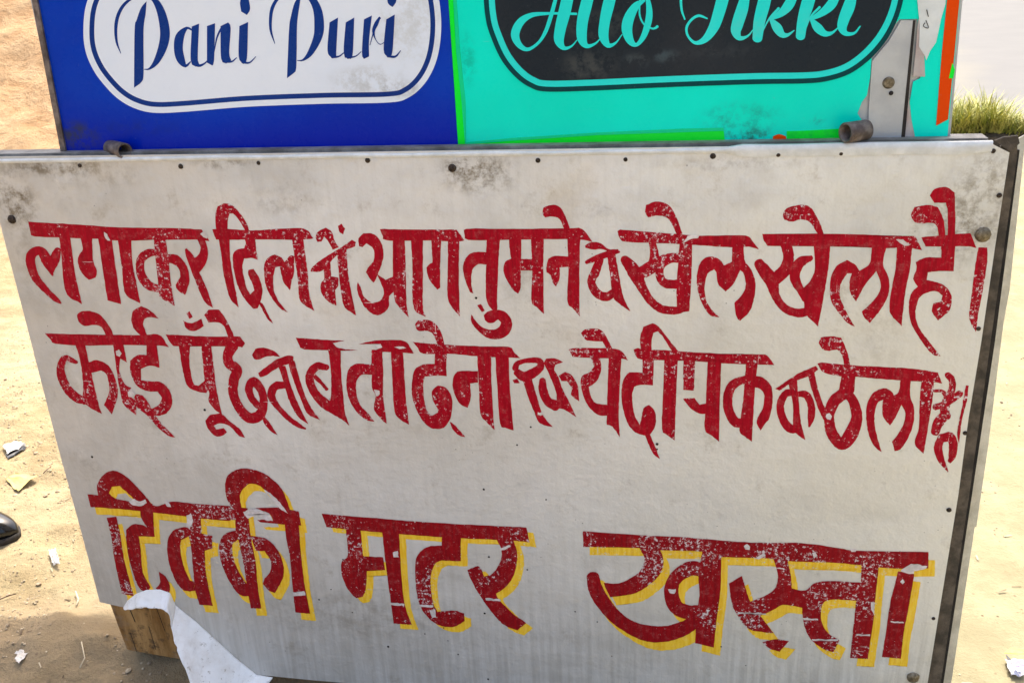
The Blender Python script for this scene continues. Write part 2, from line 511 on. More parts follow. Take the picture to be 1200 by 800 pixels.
class Paint:
    """flat paint on a plane of constant y, one mesh; every stroke lies a hair above the one before"""
    def __init__(self, Y, d=0.000015, jitter=0.28):
        self.Y, self.d, self.k, self.j = Y, d, 0, jitter
        self.V, self.F = [], []

    def _add(self, pts, tris, off, fr=None):
        b = len(self.V)
        Y = self.Y - self.k * self.d
        self.k += 1
        ws = []
        for (x, y) in pts:
            if self.j:
                x, y = jit(x, y, self.j)
            ws.append(pl(x + off[0], y + off[1], self.Y))
        self.V += [Vector((w.x, Y - (fr[i] * self.d * 0.95 if fr else 0), w.z)) for i, w in enumerate(ws)]
        for t in tris:
            a, c, e = (ws[i] for i in t[:3])
            area = (c.x - a.x) * (e.z - a.z) - (e.x - a.x) * (c.z - a.z)
            if abs(area) < 1e-12 and len(t) == 3:
                continue
            self.F.append(tuple(b + i for i in (t if area > 0 else tuple(reversed(t)))))

    def poly(self, pts, off=(0, 0), smooth=True):
        P = smooth_closed([p[:2] for p in pts]) if smooth else [p[:2] for p in pts]
        tris = tessellate_polygon([[Vector((x, -y, 0)) for x, y in P]])
        self._add(P, tris, off)

    def ribbon(self, pts, off=(0, 0), cap=True):
        P = smooth_open(pts)
        n = len(P)
        L, R = [], []
        for i, (x, y, w_) in enumerate(P):
            a, b = P[max(0, i - 1)], P[min(n - 1, i + 1)]
            dx, dy = b[0] - a[0], b[1] - a[1]
            q = math.hypot(dx, dy) or 1
            nx, ny = -dy / q, dx / q
            h = max(w_, 0.2) / 2
            L.append((x + nx * h, y + ny * h))
            R.append((x - nx * h, y - ny * h))
        pts2 = L + R
        fr = [i / (n - 1) for i in range(n)] * 2
        tris = []
        for i in range(n - 1):
            tris += [(i, i + 1, n + i), (i + 1, n + i + 1, n + i)]
        if cap:
            for (i, s) in ((0, -1), (n - 1, 1)):
                w_ = P[i][2]
                if w_ < 1.2:
                    continue
                a, b = P[max(0, i - 1)], P[min(n - 1, i + 1)]
                ang = math.atan2(b[1] - a[1], b[0] - a[0])
                base = len(pts2)
                pts2.append((P[i][0], P[i][1]))
                fr += [float(i > 0)] * 9
                m = 7
                for q in range(m + 1):
                    th = -math.pi / 2 + math.pi * q / m
                    ex, ey = math.cos(th) * 0.4 * w_ * s, math.sin(th) * 0.5 * w_
                    pts2.append((P[i][0] + ex * math.cos(ang) - ey * math.sin(ang), P[i][1] + ex * math.sin(ang) + ey * math.cos(ang)))
                for q in range(m):
                    tris.append((base, base + 1 + q, base + 2 + q))
        self._add(pts2, tris, off, fr)

    def build(self, name, mat, parent):
        return mesh_obj(name, self.V, self.F, mat, parent)


def parse(txt):
    """lines 'P A x,y x,y ...' (outline) or 'S A x,y,w ...' (stroke)"""
    out = []
    for ln in txt.strip().splitlines():
        ln = ln.strip()
        if not ln:
            continue
        tk = ln.split()
        out.append((tk[0], conv(tk[1], [tuple(float(c) for c in t.split(',')) for t in tk[2:]])))
    return out


def paint_word(txt, Y, mat, parent, name='painted_word', off=(0, 0), jitter=0.28):
    p = Paint(Y, jitter=jitter)
    for kind, pts in parse(txt):
        if kind == 'P':
            p.poly(pts, off)
        elif kind == 'L':
            p.poly(pts, off, smooth=False)
        else:
            p.ribbon(pts, off)
    return p.build(name, mat, parent)


WORDS = []
WORDS.append(('red', '''
P A 165,200 400,212 700,232 1000,236 1180,244 1228,312 1150,304 960,305 700,310 560,300 350,292 200,285 180,265
S A 358,677,6 330,655,30 270,600,38 205,520,48 178,430,56 192,382,56 240,372,52 275,430,60 308,512,12
S A 338,365,40 320,420,60 303,490,25
P A 345,280 410,282 440,500 480,682 385,610 360,400
P A 470,285 540,285 545,420 568,490 560,525 520,540 480,500 455,430 465,390 485,360
P A 575,290 655,295 685,520 710,682 630,660 605,500
P A 690,300 770,302 775,430 800,560 822,677 735,620 715,470 705,410
P A 900,295 970,295 990,440 1005,580 1024,692 940,640 930,590 910,400
S A 915,378,35 860,388,52 822,430,48 828,510,52 870,570,52 930,592,40
P A 975,390 1040,395 1095,460 1110,540 1095,600 1085,628 1040,600 1028,570 1055,520 1045,470 1000,440 980,440
P B 150,290 195,290 215,350 218,400 200,455 168,497 215,600 248,702 200,668 150,560 85,385 92,355 125,385 140,412 165,390 175,350
'''))
WORDS.append(('red', '''
P B 243,245 300,240 480,250 600,243 780,240 837,298 740,305 480,303 290,305 262,295
P B 263,220 262,160 275,110 320,92 370,110 420,170 445,210 462,255 440,255 400,190 365,150 345,150 335,190 333,250 270,250
P B 280,290 345,292 350,420 380,600 398,702 345,640 310,500 295,380
P B 425,290 495,290 500,350 510,422 480,412 430,415 420,470 440,570 465,625 490,600 478,560 455,510 455,480 485,475 520,530 538,600 528,660 510,705 485,710 440,660 395,580 370,480 365,390 395,360 430,355 440,320
P B 515,670 540,680 570,740 600,795 570,770 540,720
P B 550,520 548,450 570,410 610,390 650,410 668,435 700,395 725,400 722,500 710,540 700,600 665,560 648,510 640,460 612,470 600,530 605,600 630,660 665,705 687,730 640,705 590,640 560,580
P B 710,290 775,290 790,400 805,520 810,610 842,722 790,690 755,650 745,540 725,400
'''))
WORDS.append(('red', '''
P B 820,490 830,465 900,410 1000,350 1060,305 1085,318 1080,345 1000,375 930,440 880,490
P B 850,290 865,255 910,235 945,260 960,310 985,350 950,365 920,310 900,285 885,315 860,318
P B 980,225 1000,210 1022,240 1010,272 990,260
P B 890,440 935,430 940,520 985,525 980,580 965,600 972,690 930,670 885,620 880,560 900,530
P B 975,390 1030,360 1040,500 1060,620 1087,748 1020,700 1000,620 985,500
'''))
WORDS.append(('red', '''
P C 92,305 90,265 115,237 165,240 205,280 220,345 210,400 190,450 170,495 150,475 128,440 140,415 165,385 172,340 160,310 130,290 110,310
P C 185,450 230,480 275,460 280,530 250,565 247,620 215,655 175,662 130,630 98,580 82,530 85,490 100,520 120,570 160,600 200,590 222,550 212,510
P C 200,215 400,218 600,218 642,275 600,280 450,275 240,275 218,255
P C 268,265 330,265 335,400 340,600 350,675 300,620 275,570 268,420
P C 362,268 425,268 425,450 425,620 440,672 385,640 370,560 370,400
P C 468,268 520,268 515,400 515,520 500,530 460,480 445,430 450,405 475,390
P C 555,268 615,268 612,450 618,670 575,620 553,560 555,400
'''))
WORDS.append(('red', '''
P D 15,220 60,212 250,215 560,212 632,215 687,282 620,270 450,268 200,272 40,272 20,250
P D 135,262 205,262 195,400 190,560 190,642 170,640 135,590 130,500 132,400 90,398 60,430 55,500 65,550 50,545 20,470 12,400 40,350 80,335 132,335
P D 85,612 105,605 125,640 110,647
P D 125,690 120,665 150,640 210,638 250,665 268,710 250,760 210,785 150,785 95,750 55,700 55,660 75,690 110,725 160,740 200,725 210,700 195,685 165,705 140,702
P D 250,262 315,262 315,375 312,440 312,520 300,552 270,530 230,460 222,420 232,385 262,370 255,320
P D 308,370 375,372 375,430 308,430
P D 365,262 432,262 430,450 432,657 395,620 368,590 372,430
P D 425,135 430,105 470,90 515,100 545,150 570,218 540,218 515,165 480,150 440,155
P D 445,420 455,370 490,355 560,358 560,412 515,415 515,470 495,515 478,490 468,455 448,440
P D 555,262 622,262 618,450 618,640 622,672 580,625 555,590 560,430
'''))
WORDS.append(('red', '''
P D 648,300 680,283 730,290 770,320 820,320 825,340 790,345 740,320 690,322 650,312
S D 655,388,20 700,370,32 740,355,32 790,337,32 824,333,14
S D 725,375,40 700,440,48 680,492,42 710,550,45 760,568,45 792,548,40
P D 760,345 805,340 820,430 845,560 884,644 820,600 790,560 780,470
'''))
WORDS.append(('red', '''
P E 15,225 30,218 200,232 350,243 440,250 650,248 700,255 725,285 754,322 700,308 600,310 450,300 330,293 200,288 60,282 30,265
P E 160,125 165,90 215,73 265,80 300,110 330,170 354,240 325,245 300,190 270,155 220,145 175,155
S E 195,280,35 208,340,45 200,400,60 145,440,60 120,470,50
S E 52,372,44 80,405,62 110,450,70 145,520,50 190,590,42 250,632,42 330,638,40 375,615,30
S E 350,368,48 285,368,52 240,410,44 238,465,44 270,500,45 335,502,48
P E 190,375 262,345 250,400 232,460 215,440 165,470
P E 340,280 405,285 402,450 390,642 325,652 325,500
P E 432,520 432,440 455,380 500,358 550,375 570,405 612,385 615,300 672,300 680,380 715,430 735,500 725,590 700,650 655,692 635,670 625,600 670,550 685,500 670,440 655,430 620,500 580,540 540,500 530,440 520,425 485,450 470,520 480,590 520,650 547,674 500,665 455,600
'''))
WORDS.append(('red', '''
P F 50,245 300,243 500,247 640,252 735,255 764,317 690,305 600,308 430,302 300,300 75,298 58,275
P F 143,160 160,130 220,115 265,125 300,180 325,245 325,270 295,240 265,195 230,180 180,190 150,180
S F 155,290,50 168,340,48 155,400,55 110,445,55
S F 35,375,45 62,412,58 92,455,60 110,520,38 150,575,36 210,597,38 262,588,38
S F 268,352,24 222,370,46 198,412,46 200,455,44 225,500,34 245,530,40
P F 280,290 355,292 345,400 325,520 300,657 245,600 235,540 215,500 260,460 285,400
P F 355,530 355,450 380,390 430,360 470,385 485,410 530,375 540,298 605,298 590,380 615,440 615,510 580,580 530,642 505,615 495,590 540,550 575,500 578,460 560,410 510,470 470,545 445,510 440,460 450,420 430,420 400,470 400,530 430,600 464,658 430,640 380,580
P F 655,275 720,295 710,400 690,500 678,600 674,657 620,590 630,480 645,400
'''))
WORDS.append(('red', '''
P F 760,260 800,255 980,240 1007,307 960,300 880,300 780,300
P F 715,160 730,125 790,115 835,125 860,180 870,275 840,260 830,210 805,195 760,198 730,190
P F 798,75 820,45 870,35 910,60 912,150 912,290 880,290 878,150 870,105 820,105
P F 850,290 912,290 905,410 840,410 790,415 785,450 830,460 870,480 895,520 890,580 860,610 835,630 808,590 815,555 850,545 855,520 830,500 790,505 755,525 740,560 735,610 755,670 800,730 847,790 810,780 760,720 715,640 705,570 715,510 745,480 725,445 740,400 735,370 780,350 850,350
'''))
WORDS.append(('red', '''
P F 1015,305 1055,305 1055,370 1035,500 1015,600 1005,682 975,620 985,520 1000,400
'''))
# second line
WORDS.append(('red', '''
P G 60,190 200,195 420,198 560,200 680,195 700,205 742,267 690,258 500,255 280,258 120,248 90,225
P G 235,90 260,70 320,70 370,95 420,160 440,210 400,210 370,155 330,145 275,150 245,125
P G 225,245 280,245 300,340 325,450 350,560 373,634 310,600 270,560 270,470 255,350
S G 232,350,20 172,328,38 147,372,42 152,430,48 187,500,48 235,545,50 280,562,40
P G 290,355 340,338 400,360 440,420 462,520 430,637 385,585 400,550 415,500 400,420 370,395 310,410
P G 435,248 492,248 512,352 475,330 470,400 500,470 535,490 520,530 560,570 562,642 500,590 480,540 455,400
P G 595,205 555,170 535,120 545,65 590,40 640,65 687,110 640,100 610,110 600,140 625,205
P G 620,248 675,250 685,320 692,380 640,368 590,385 590,450 640,455 700,460 750,510 760,580 730,630 680,645 650,635 630,620 660,600 690,580 705,545 680,510 640,510 600,500 560,470 530,400 530,340 570,310 620,310
P G 560,525 600,535 640,590 665,640 720,705 777,763 745,757 690,715 620,640 570,600 550,550
'''))
WORDS.append(('red', '''
P H 20,198 100,200 250,208 430,208 457,245 440,268 400,262 150,262 60,260 40,235
P H 135,80 150,68 168,100 150,112
P H 115,120 160,135 215,110 230,150 180,178 135,165
P H 232,90 255,60 310,58 350,110 390,190 400,225 365,215 340,150 300,130 255,130
P H 90,252 155,255 150,350 170,460 200,480 235,450 260,490 245,518 195,510 140,480 115,400
P H 215,255 270,255 285,380 300,500 330,640 290,610 255,560 260,520 235,450 225,350
P H 330,635 380,680 430,720 457,764 425,755 370,700 320,685 285,700 300,720 340,712 358,735 330,755 290,755 250,710 238,670 265,640 300,635
S H 385,260,70 362,310,55 368,355,55 412,392,58 395,450,56 392,520,52 425,600,50 480,655,58 538,640,58 560,570,45 545,500,45 505,455,48 478,490,44 492,545,38 530,590,36
P H 548,640 580,665 637,750 605,735 565,690
'''))
WORDS.append(('red', '''
P H 495,310 515,275 560,270 620,290 650,320 610,315 570,320 530,335 505,330
P H 530,410 560,385 640,330 700,312 725,320 722,350 640,380 560,428 535,428
P H 640,370 680,370 710,480 760,600 807,692 750,650 700,560 670,460
S H 680,475,38 625,480,45 602,530,45 635,592,30 700,660,28 752,697,26 790,716,8
P H 690,335 730,340 770,480 810,580 872,670 800,630 760,540 720,440
'''))
WORDS.append(('red', '''
P I 33,178 200,190 320,196 250,210 290,240 400,250 300,254 200,250 75,245 50,215
P I 400,215 500,195 660,195 700,230 724,270 600,262 470,262 540,235 530,215
S I 215,352,35 160,345,46 120,385,50 117,440,50 150,510,50 200,560,60 250,592,60
S I 140,400,26 180,440,22 215,480,20
P I 222,240 295,240 300,400 315,560 322,620 347,692 300,655 240,620 200,590 235,540 240,400
P I 478,250 540,250 545,400 545,520 567,682 520,640 490,590 500,520 480,470 478,395 420,395 390,430 388,500 410,570 460,625 494,670 440,655 380,600 340,520 330,430 345,360 390,330 475,335
P I 590,245 660,245 670,400 680,550 697,687 650,660 612,610 600,450
'''))
WORDS.append(('red', '''
P J 118,203 250,215 450,225 560,230 685,232 710,260 747,297 700,295 560,290 480,285 330,272 180,272 150,240
P J 132,100 150,78 210,75 255,100 290,160 305,230 265,225 240,160 205,138 160,140 140,125
P J 250,262 318,262 315,340 318,402 250,400 190,405 180,450 185,540 205,610 230,635 265,615 262,590 235,540 232,490 265,458 310,470 345,520 350,590 335,660 300,705 250,712 200,690 150,620 115,520 115,430 130,365 180,335 245,330
P J 335,670 360,685 427,760 390,750 350,710
P J 352,430 370,385 400,372 500,375 500,440 455,445 458,530 440,588 390,560 358,490
P J 495,275 578,275 580,450 597,717 550,670 515,620 505,450
P J 602,280 680,280 690,500 710,720 660,705 630,680 615,500
'''))
WORDS.append(('red', '''
S K 65,290,36.4 78,262,28.6 130,247,26.0 195,248,36.4 203,285,41.6 150,322,54.6 112,335,54.6 75,312,41.6
P K 100,330 150,325 180,430 215,540 272,614 200,590 165,520 130,430
P K 50,355 75,345 90,370 60,372
P K 222,260 235,235 290,235 327,255 285,270 280,300 300,330 320,390 350,450 402,557 330,515 290,510 290,420 250,320
S K 215,355,36.4 218,410,49.4 245,470,49.4 290,495,58.5
P K 305,330 340,308 380,330 410,390 417,472 370,435 375,400 350,360 320,360
'''))
WORDS.append(('red', '''
P K 360,185 380,178 520,178 640,188 687,245 640,235 480,232 380,225
P K 428,95 450,75 510,70 550,90 580,140 605,195 575,195 545,140 500,140 450,130
P K 480,225 530,225 540,290 520,350 490,380 470,390 480,440 510,480 570,490 580,550 520,545 470,500 440,440 425,370 435,330 475,310 500,280
P K 580,225 650,228 640,400 635,560 642,668 600,610 568,600 572,450
'''))
WORDS.append(('red', '''
P L 105,185 130,178 170,190 250,188 400,198 600,208 790,212 840,218 882,270 800,268 600,262 400,248 280,245 150,240 120,225
P L 145,190 142,120 160,60 210,40 245,60 300,130 358,202 320,200 270,120 240,85 215,95 205,140 205,195
P L 155,235 218,235 212,382 150,380 110,390 98,440 110,540 140,600 150,560 160,510 190,490 220,520 230,580 215,630 190,660 150,655 100,630 60,560 40,460 45,370 70,320 100,310 155,315
P L 165,650 195,650 225,720 250,788 215,760 185,700
P L 275,238 350,240 340,450 332,687 290,655 262,620 268,430
P L 380,242 445,248 440,400 438,412 380,408
P L 378,455 440,452 470,490 510,480 510,540 470,538 420,510
P L 515,252 590,255 582,450 577,692 530,655 498,620 505,450
P L 725,260 790,262 775,400 765,560 758,692 720,665 690,630 705,500 715,400
S L 722,350,40 662,372,50 628,430,52 628,510,52 662,580,55 705,592,50
P L 780,330 820,340 865,390 872,470 855,560 825,600 805,632 785,590 790,560 820,500 825,430 800,400 775,395
'''))
WORDS.append(('red', '''
P M 38,335 60,320 150,260 250,215 262,235 210,270 130,300 60,345
P M 105,300 150,285 160,400 170,500 195,602 150,570 130,540 130,420
S M 140,352,35 92,362,38 64,420,40 77,490,42 112,540,45 150,545,40
S M 160,362,30 200,368,38 225,420,38 225,480,38 215,530,12
S M 225,260,36 245,340,32 272,420,32 300,482,34
'''))
WORDS.append(('red', '''
P M 258,205 280,198 400,210 600,222 750,230 885,250 907,307 860,300 740,295 600,285 450,272 380,270 290,250
P M 265,95 275,68 330,62 380,70 400,110 420,170 430,235 400,230 385,160 360,130 310,138 280,125
P M 385,260 455,262 450,350 440,365 380,370 370,345
S M 410,350,60 345,400,62 318,480,54 335,570,58 385,622,62 430,575,72 462,490,60 448,410,52 415,360,50
P M 512,500 515,420 545,360 600,332 640,345 655,370 680,350 690,282 745,282 740,370 760,430 758,510 730,590 690,650 660,658 645,610 670,580 705,520 715,460 695,420 660,490 635,525 600,480 595,420 600,390 570,410 555,470 560,550 592,664 560,640 530,590
P M 800,285 865,288 855,400 830,560 810,672 770,635 765,600 785,540 790,400
'''))
WORDS.append(('red', '''
S M 935,262,32.5 958,290,36.4 958,340,36.4 930,400,45.5 920,450,49.4 928,480,49.4
S M 865,345,15.6 910,350,19.5 935,385,39.0
S M 870,430,32.5 930,410,32.5 1000,360,36.4
S M 925,470,49.4 888,510,54.6 870,560,45.5
S M 915,590,46.8 950,585,46.8 965,630,46.8 958,690,36.4 945,712,20.8
S M 905,585,39.0 886,640,44.2 900,700,36.4 938,767,5.2
P M 1030,318 1045,318 1035,400 1010,500 994,622 985,560 1010,430
'''))
# third line, with a yellow drop shade
W3 = []
W3.append(((7, 8.5), '''
P N 50,155 100,160 250,190 350,205 380,210 450,190 560,200 720,210 720,280 600,270 440,250 350,240 210,225 65,215
P N 700,215 745,230 760,275 720,275
P N 835,220 950,218 1040,235 1052,300 970,297 860,285 845,275 920,275 900,245
P N 100,160 95,110 130,60 180,45 240,80 300,140 350,200 300,205 250,160 200,115 165,120 150,150 180,175 230,185 230,205 110,200
P N 140,265 185,260 205,350 225,470 267,632 212,622 180,480 160,350
P N 300,195 355,200 360,280 365,355 290,352 300,420 310,520 345,590 330,615 290,590 250,480 232,380 232,320 265,295 310,300 330,310 300,260
P N 385,518 415,540 437,585 432,625 400,620 370,595 390,570
S N 510,332,50 465,355,60 455,420,62 475,510,62 510,575,58 550,587,42
P N 540,250 580,250 585,340 635,350 635,410 600,420 605,520 637,677 575,672 555,600 545,500 530,370 505,320 530,300
P N 745,215 800,220 815,350 840,480 845,560 864,690 815,688 800,600 785,500 765,400 745,320
S N 748,345,45 704,375,60 702,450,60 735,535,60 780,600,60 820,605,40
P N 815,350 880,360 930,400 965,470 968,540 930,617 900,605 872,575 880,550 905,520 910,470 880,420 840,420
P N 745,235 710,190 695,120 710,65 770,35 850,45 910,80 960,130 990,200 1005,250 960,235 920,180 870,125 820,105 790,120 765,160 775,235
P N 975,285 1040,280 1050,420 1065,560 1094,714 1025,708 1015,620 1000,460 980,350
'''))
W3.append(((8, 6), '''
P O 68,86 300,105 500,122 800,140 1027,150 1042,220 960,212 700,200 430,182 200,160 90,150
P O 180,150 250,152 262,285 355,290 365,350 280,355 275,440 260,475 230,482 190,440 162,370 162,310 190,280
P O 350,160 430,172 440,350 455,500 490,607 405,600 385,450 365,300
P O 632,185 720,190 720,308 620,308 590,340 578,400 590,500 610,545 690,540 735,553 738,588 690,615 630,612 575,580 530,520 510,430 508,310 530,265 570,240 630,235
P O 880,195 965,205 985,280 970,370 930,430 885,460 900,490 960,550 1027,598 985,632 920,605 860,540 810,470 770,400 750,350 800,330 815,345 830,380 870,365 905,310 910,255
'''))
W3.append(((7.5, 9.5), '''
P X 683,622 748.8,626.6 805,629.3 872.5,634.9 939.7,636.1 982.5,641.6 1006,645 1088,646.3 1088,665.5 1041.9,665.3 982.5,659.4 923,657 897,653.4 845.5,652.2 823,646 771,644 744,641.6 683.5,640.5
P P 350,178 455,180 478,250 460,320 400,380 330,420 250,435 200,440 180,400 165,365 240,370 310,340 360,300 378,240
S P 110,335,65 125,400,75 165,470,75 230,545,70 310,600,70 400,630,85 500,630,80 590,600,75 650,560,60
S P 700,305,70 620,292,75 543,340,70 518,410,75 542,490,75 610,520,75 680,515,70
P P 680,200 778,202 775,400 755,550 740,702 642,680 650,550 665,420 660,330
P Q 60,350 125,312 135,350 150,400 165,440 240,410 290,370 300,300 275,220 345,222 365,310 370,375 435,385 480,350 550,338 710,345 715,250 800,252 785,400 770,550 745,722 658,717 670,600 688,435 560,430 520,460 515,530 545,590 605,630 575,690 520,670 460,620 430,550 420,470 330,455 280,480 215,510 280,595 230,590 160,575 110,520 75,450
P Q 225,640 290,625 355,635 310,687 260,670
P Q 895,290 975,305 950,450 925,580 908,720 815,712 830,620 855,450 880,350
'''))
# bare patches where paint has come away
CHIPS = '''
P G 448,290 470,282 482,300 470,322 452,312
P G 515,515 535,500 552,520 540,545 520,538
P N 245,190 270,175 290,190 320,180 330,195 300,210 262,208
P N 515,255 535,245 545,275 530,320 515,305
P N 410,190 430,188 440,215 425,212
P N 780,240 830,225 900,250 920,280 880,275 850,250 800,270
P N 880,130 930,170 975,225 990,248 945,215 905,165 880,145
P N 1010,615 1065,608 1072,628 1015,632
P O 385,500 455,508 455,518 388,512
P O 520,512 590,515 590,525 522,522
P O 900,250 950,232 955,242 905,262
P O 400,265 425,260 430,290 405,290
P O 575,540 600,535 605,570 585,575
P O 835,482 905,488 905,496 838,492
P P 895,178 912,165 930,178 925,192 905,195
P P 500,400 545,398 535,425 510,420
P P 700,505 720,508 708,535
P Q 190,225 235,198 240,212 205,232
P Q 470,200 485,195 495,215 480,225
P Q 655,180 690,182 685,195 665,195
P Q 105,490 170,495 240,498 240,504 170,502 105,498
P Q 425,520 500,525 500,532 430,530
P Q 470,625 600,626 600,634 475,632
P Q 860,535 925,540 925,548 860,544
P Q 690,600 755,602 755,610 690,608
P Q 905,340 918,328 928,342 915,355
P Q 905,290 960,255 1040,265 1020,282 975,290 970,305 940,300
P Q 760,440 778,445 776,500 762,480
P M 305,465 320,462 332,478 325,495 308,496 300,480
P K 190,535 215,530 225,545 200,550
P J 850,615 885,620 880,632 850,630
P I 490,480 520,490 528,510 500,520
P E 380,250 440,245 438,262 400,268 350,290 375,265
P F 650,268 680,270 700,290 715,288 690,298 665,285
P B 170,268 200,250 212,285 215,300 190,290
P A 608,258 625,270 645,310 632,312 612,285
P I 610,235 660,228 680,240 640,245
P I 495,225 530,215 540,235 505,240
'''

# print on the two panels above
PANI = '''
S R 470,265,3 450,210,11 445,140,16 457,75,17 490,20,15 545,-18,11 600,-28,10
S R 590,-28,8 635,0,26 668,60,40 687,150,48 680,222,45 648,300,30 612,340,10 585,343,3
P R 597,8 570,40 548,100 538,150 535,434 572,405 582,360 582,150 592,70
S R 822,150,8 795,140,14 762,180,42 754,240,44 766,295,40 790,326,16 815,305,5
P R 820,132 856,118 850,300 868,322 840,330 815,300
S R 822,305,8 852,325,14 882,315,8 908,290,4
P R 895,130 935,116 930,300 920,324 895,310
S R 930,260,3 945,185,8 968,140,12 985,130,20
P R 962,130 1000,112 1012,140 1005,260 1015,300 990,314 965,290
S R 985,306,10 1018,305,8 1042,285,4
P R 1055,130 1098,110 1092,290 1075,317 1052,280
P R 1058,15 1065,-12 1098,-18 1108,45 1092,75 1064,58
S R 1070,308,12 1105,310,8 1137,280,3
'''
PURI = '''
S S 135,217,3 115,150,12 115,80,16 127,30,17 157,-12,14 210,-38,8 270,-42,12
S S 255,-42,8 312,-10,30 345,50,42 354,130,48 345,190,42 310,262,28 275,297,10 245,300,3
P S 262,-15 235,10 215,80 205,150 195,387 230,360 240,340 243,250 245,120 258,20
P S 405,112 447,88 438,260 440,285 415,287 395,250
S S 418,283,12 450,280,8 478,260,4
P S 485,112 527,88 520,260 510,292 480,285 475,240
S S 495,287,10 535,278,6 562,255,3
P S 575,97 614,78 600,200 600,280 575,292 565,260
S S 604,225,3 625,150,7 640,105,12 658,90,5
S S 652,88,10 635,120,20 622,155,14 632,195,4 655,220,4 682,205,3
P S 685,97 727,73 718,230 712,272 690,282 672,245
P S 690,5 700,-18 735,-20 733,12 716,36 700,26
S S 692,278,12 730,280,10 757,250,3
'''
ALLO = '''
S T 570,70,12 500,68,12 430,68,14 350,76,24 295,110,38 268,170,42 288,222,30 330,245,18 382,213,14 417,160,18 442,90,20 467,0,18 482,-60,14 505,-110,8
S T 560,-115,40 535,-40,55 512,60,60 492,140,55 485,200,48 508,238,22 545,230,10 577,195,4
S T 660,-115,14 642,-60,48 620,20,58 600,110,55 598,190,48 622,228,24 665,215,10 697,180,4
S T 770,-115,14 752,-60,48 730,20,58 710,110,52 705,180,48 728,225,26 765,212,10 797,170,4
S T 905,5,12 865,30,36 830,90,52 820,150,52 838,205,36 868,222,18 902,180,28 925,110,34 930,50,30 918,-10,18 890,-20,8 882,40,8 885,85,9 908,125,8 950,143,10 970,132,14
'''
TIKKI = '''
S V 90,92,7 75,45,11 74,-15,12 100,-60,12 160,-85,20 260,-92,28 340,-105,12
S V 292,-90,40 272,-20,56 250,60,55 225,130,48 185,185,32 140,202,16 106,172,11 98,132,12 120,95,12 155,75,13 195,88,7
S V 378,-35,38 360,40,55 338,110,55 330,150,46 348,180,24 385,170,10 412,138,4
S V 490,-120,24 478,-60,50 460,20,60 440,100,55 430,182,46
S V 450,160,4 485,90,8 530,40,12
S V 605,-35,36 580,20,48 545,60,36 492,90,16
S V 495,95,18 522,130,44 545,162,32 572,165,16 604,143,4
S V 700,-120,24 688,-60,50 665,20,60 642,100,50 632,172,44
S V 652,150,4 680,80,8 722,35,12
S V 805,-35,36 778,20,46 735,60,34 682,90,16
S V 685,95,18 712,130,42 745,158,30 780,155,14 812,128,4
S V 878,-35,40 860,30,56 836,90,52 828,130,44 845,158,24 885,156,12 912,124,6
S V 392,-92,34 396,-84,34
S V 890,-92,34 894,-84,34
'''

# ------------------------------------------------------------------ the food cart
cart = thing('food_cart', 'street food cart with silver front sheet hand painted in red Hindi lettering', 'food cart')
ZT = 1.109                                   # top of the front sheet
# -- front sheet: flat part, dog-eared at the lower left
out_px = [(-21, 184), (300, 180), (700, 174), (1160, 167.5), (1183, 179), (1166, 290), (1150, 400), (1135, 490), (1123, 580), (1105, 690), (1087, 800)]
outl = [pl(*p) for p in out_px]
zb = pl(301, 790).z
outl.append(Vector((0.795, 0, zb + 0.004)))
for x in (0.5, 0.2, 0.0, -0.15):
    outl.append(Vector((x, 0, zb - 0.004 + 0.003 * math.sin(x * 20))))
crease = [(372, 797), (301, 790), (276, 770), (252, 748), (230, 728), (205, 708), (199, 694), (188, 690), (172, 690.5), (160, 695), (150, 703), (145, 711), (135, 709), (117, 705)]
outl += [pl(*p) for p in crease[:]]
outl += [pl(*p) for p in ((95, 622), (67, 520), (31, 380), (0, 262))]
# coarse grid refinement is not needed: the sheet is flat; ripples come from the relief of its material
V, F = slab(outl, 0.0015)
sheet = mesh_obj('front_sheet', V, F, M['sheet'], cart)

# the bent, scuffed corner, glare painted in: a strip that leaves the crease and curls forward
def bent(name, crease_px, free_px, depth, mat, rows=14):
    def dens(L):
        o = []
        for a, b in zip(L, L[1:]):
            for q in range(6):
                o.append(tuple(u + (v - u) * q / 6 for u, v in zip(a, b)))
        return o + [tuple(L[-1])]
    crease_px, free_px, depth = dens(crease_px), dens(free_px), [d[0] for d in dens([(d,) for d in depth])]
    n = len(crease_px)
    V, F = [], []
    for i in range(n):
        a = pl(*crease_px[i])
        b = pl(free_px[i][0], free_px[i][1], -depth[i])
        for r in range(rows + 1):
            t = r / rows
            p = a.lerp(b, t)
            p.y = -depth[i] * (t ** 1.25) - 0.0002
            p += noise.noise_vector(p * 28) * 0.008 * t + noise.noise_vector(p * 90) * 0.003 * t
            V.append(p)
    for i in range(n - 1):
        for r in range(rows):
            a = i * (rows + 1) + r
            F.append((a, a + 1, a + rows + 2, a + rows + 1))
    o = mesh_obj(name, V, F, mat, sheet, smooth=True)
    sm = o.modifiers.new('thickness', 'SOLIDIFY')
    sm.thickness = 0.0012
    sm.offset = 1
    return o


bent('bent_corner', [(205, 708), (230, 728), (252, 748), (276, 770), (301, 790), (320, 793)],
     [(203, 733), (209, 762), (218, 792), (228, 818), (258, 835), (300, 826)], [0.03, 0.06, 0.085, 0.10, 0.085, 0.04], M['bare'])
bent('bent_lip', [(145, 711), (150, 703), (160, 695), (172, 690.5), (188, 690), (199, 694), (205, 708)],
     [(145.5, 711.5), (153, 712), (162, 713), (175, 713.5), (188, 714), (198, 716), (203, 733)], [0.001, 0.010, 0.018, 0.022, 0.024, 0.026, 0.03], M['bare'])

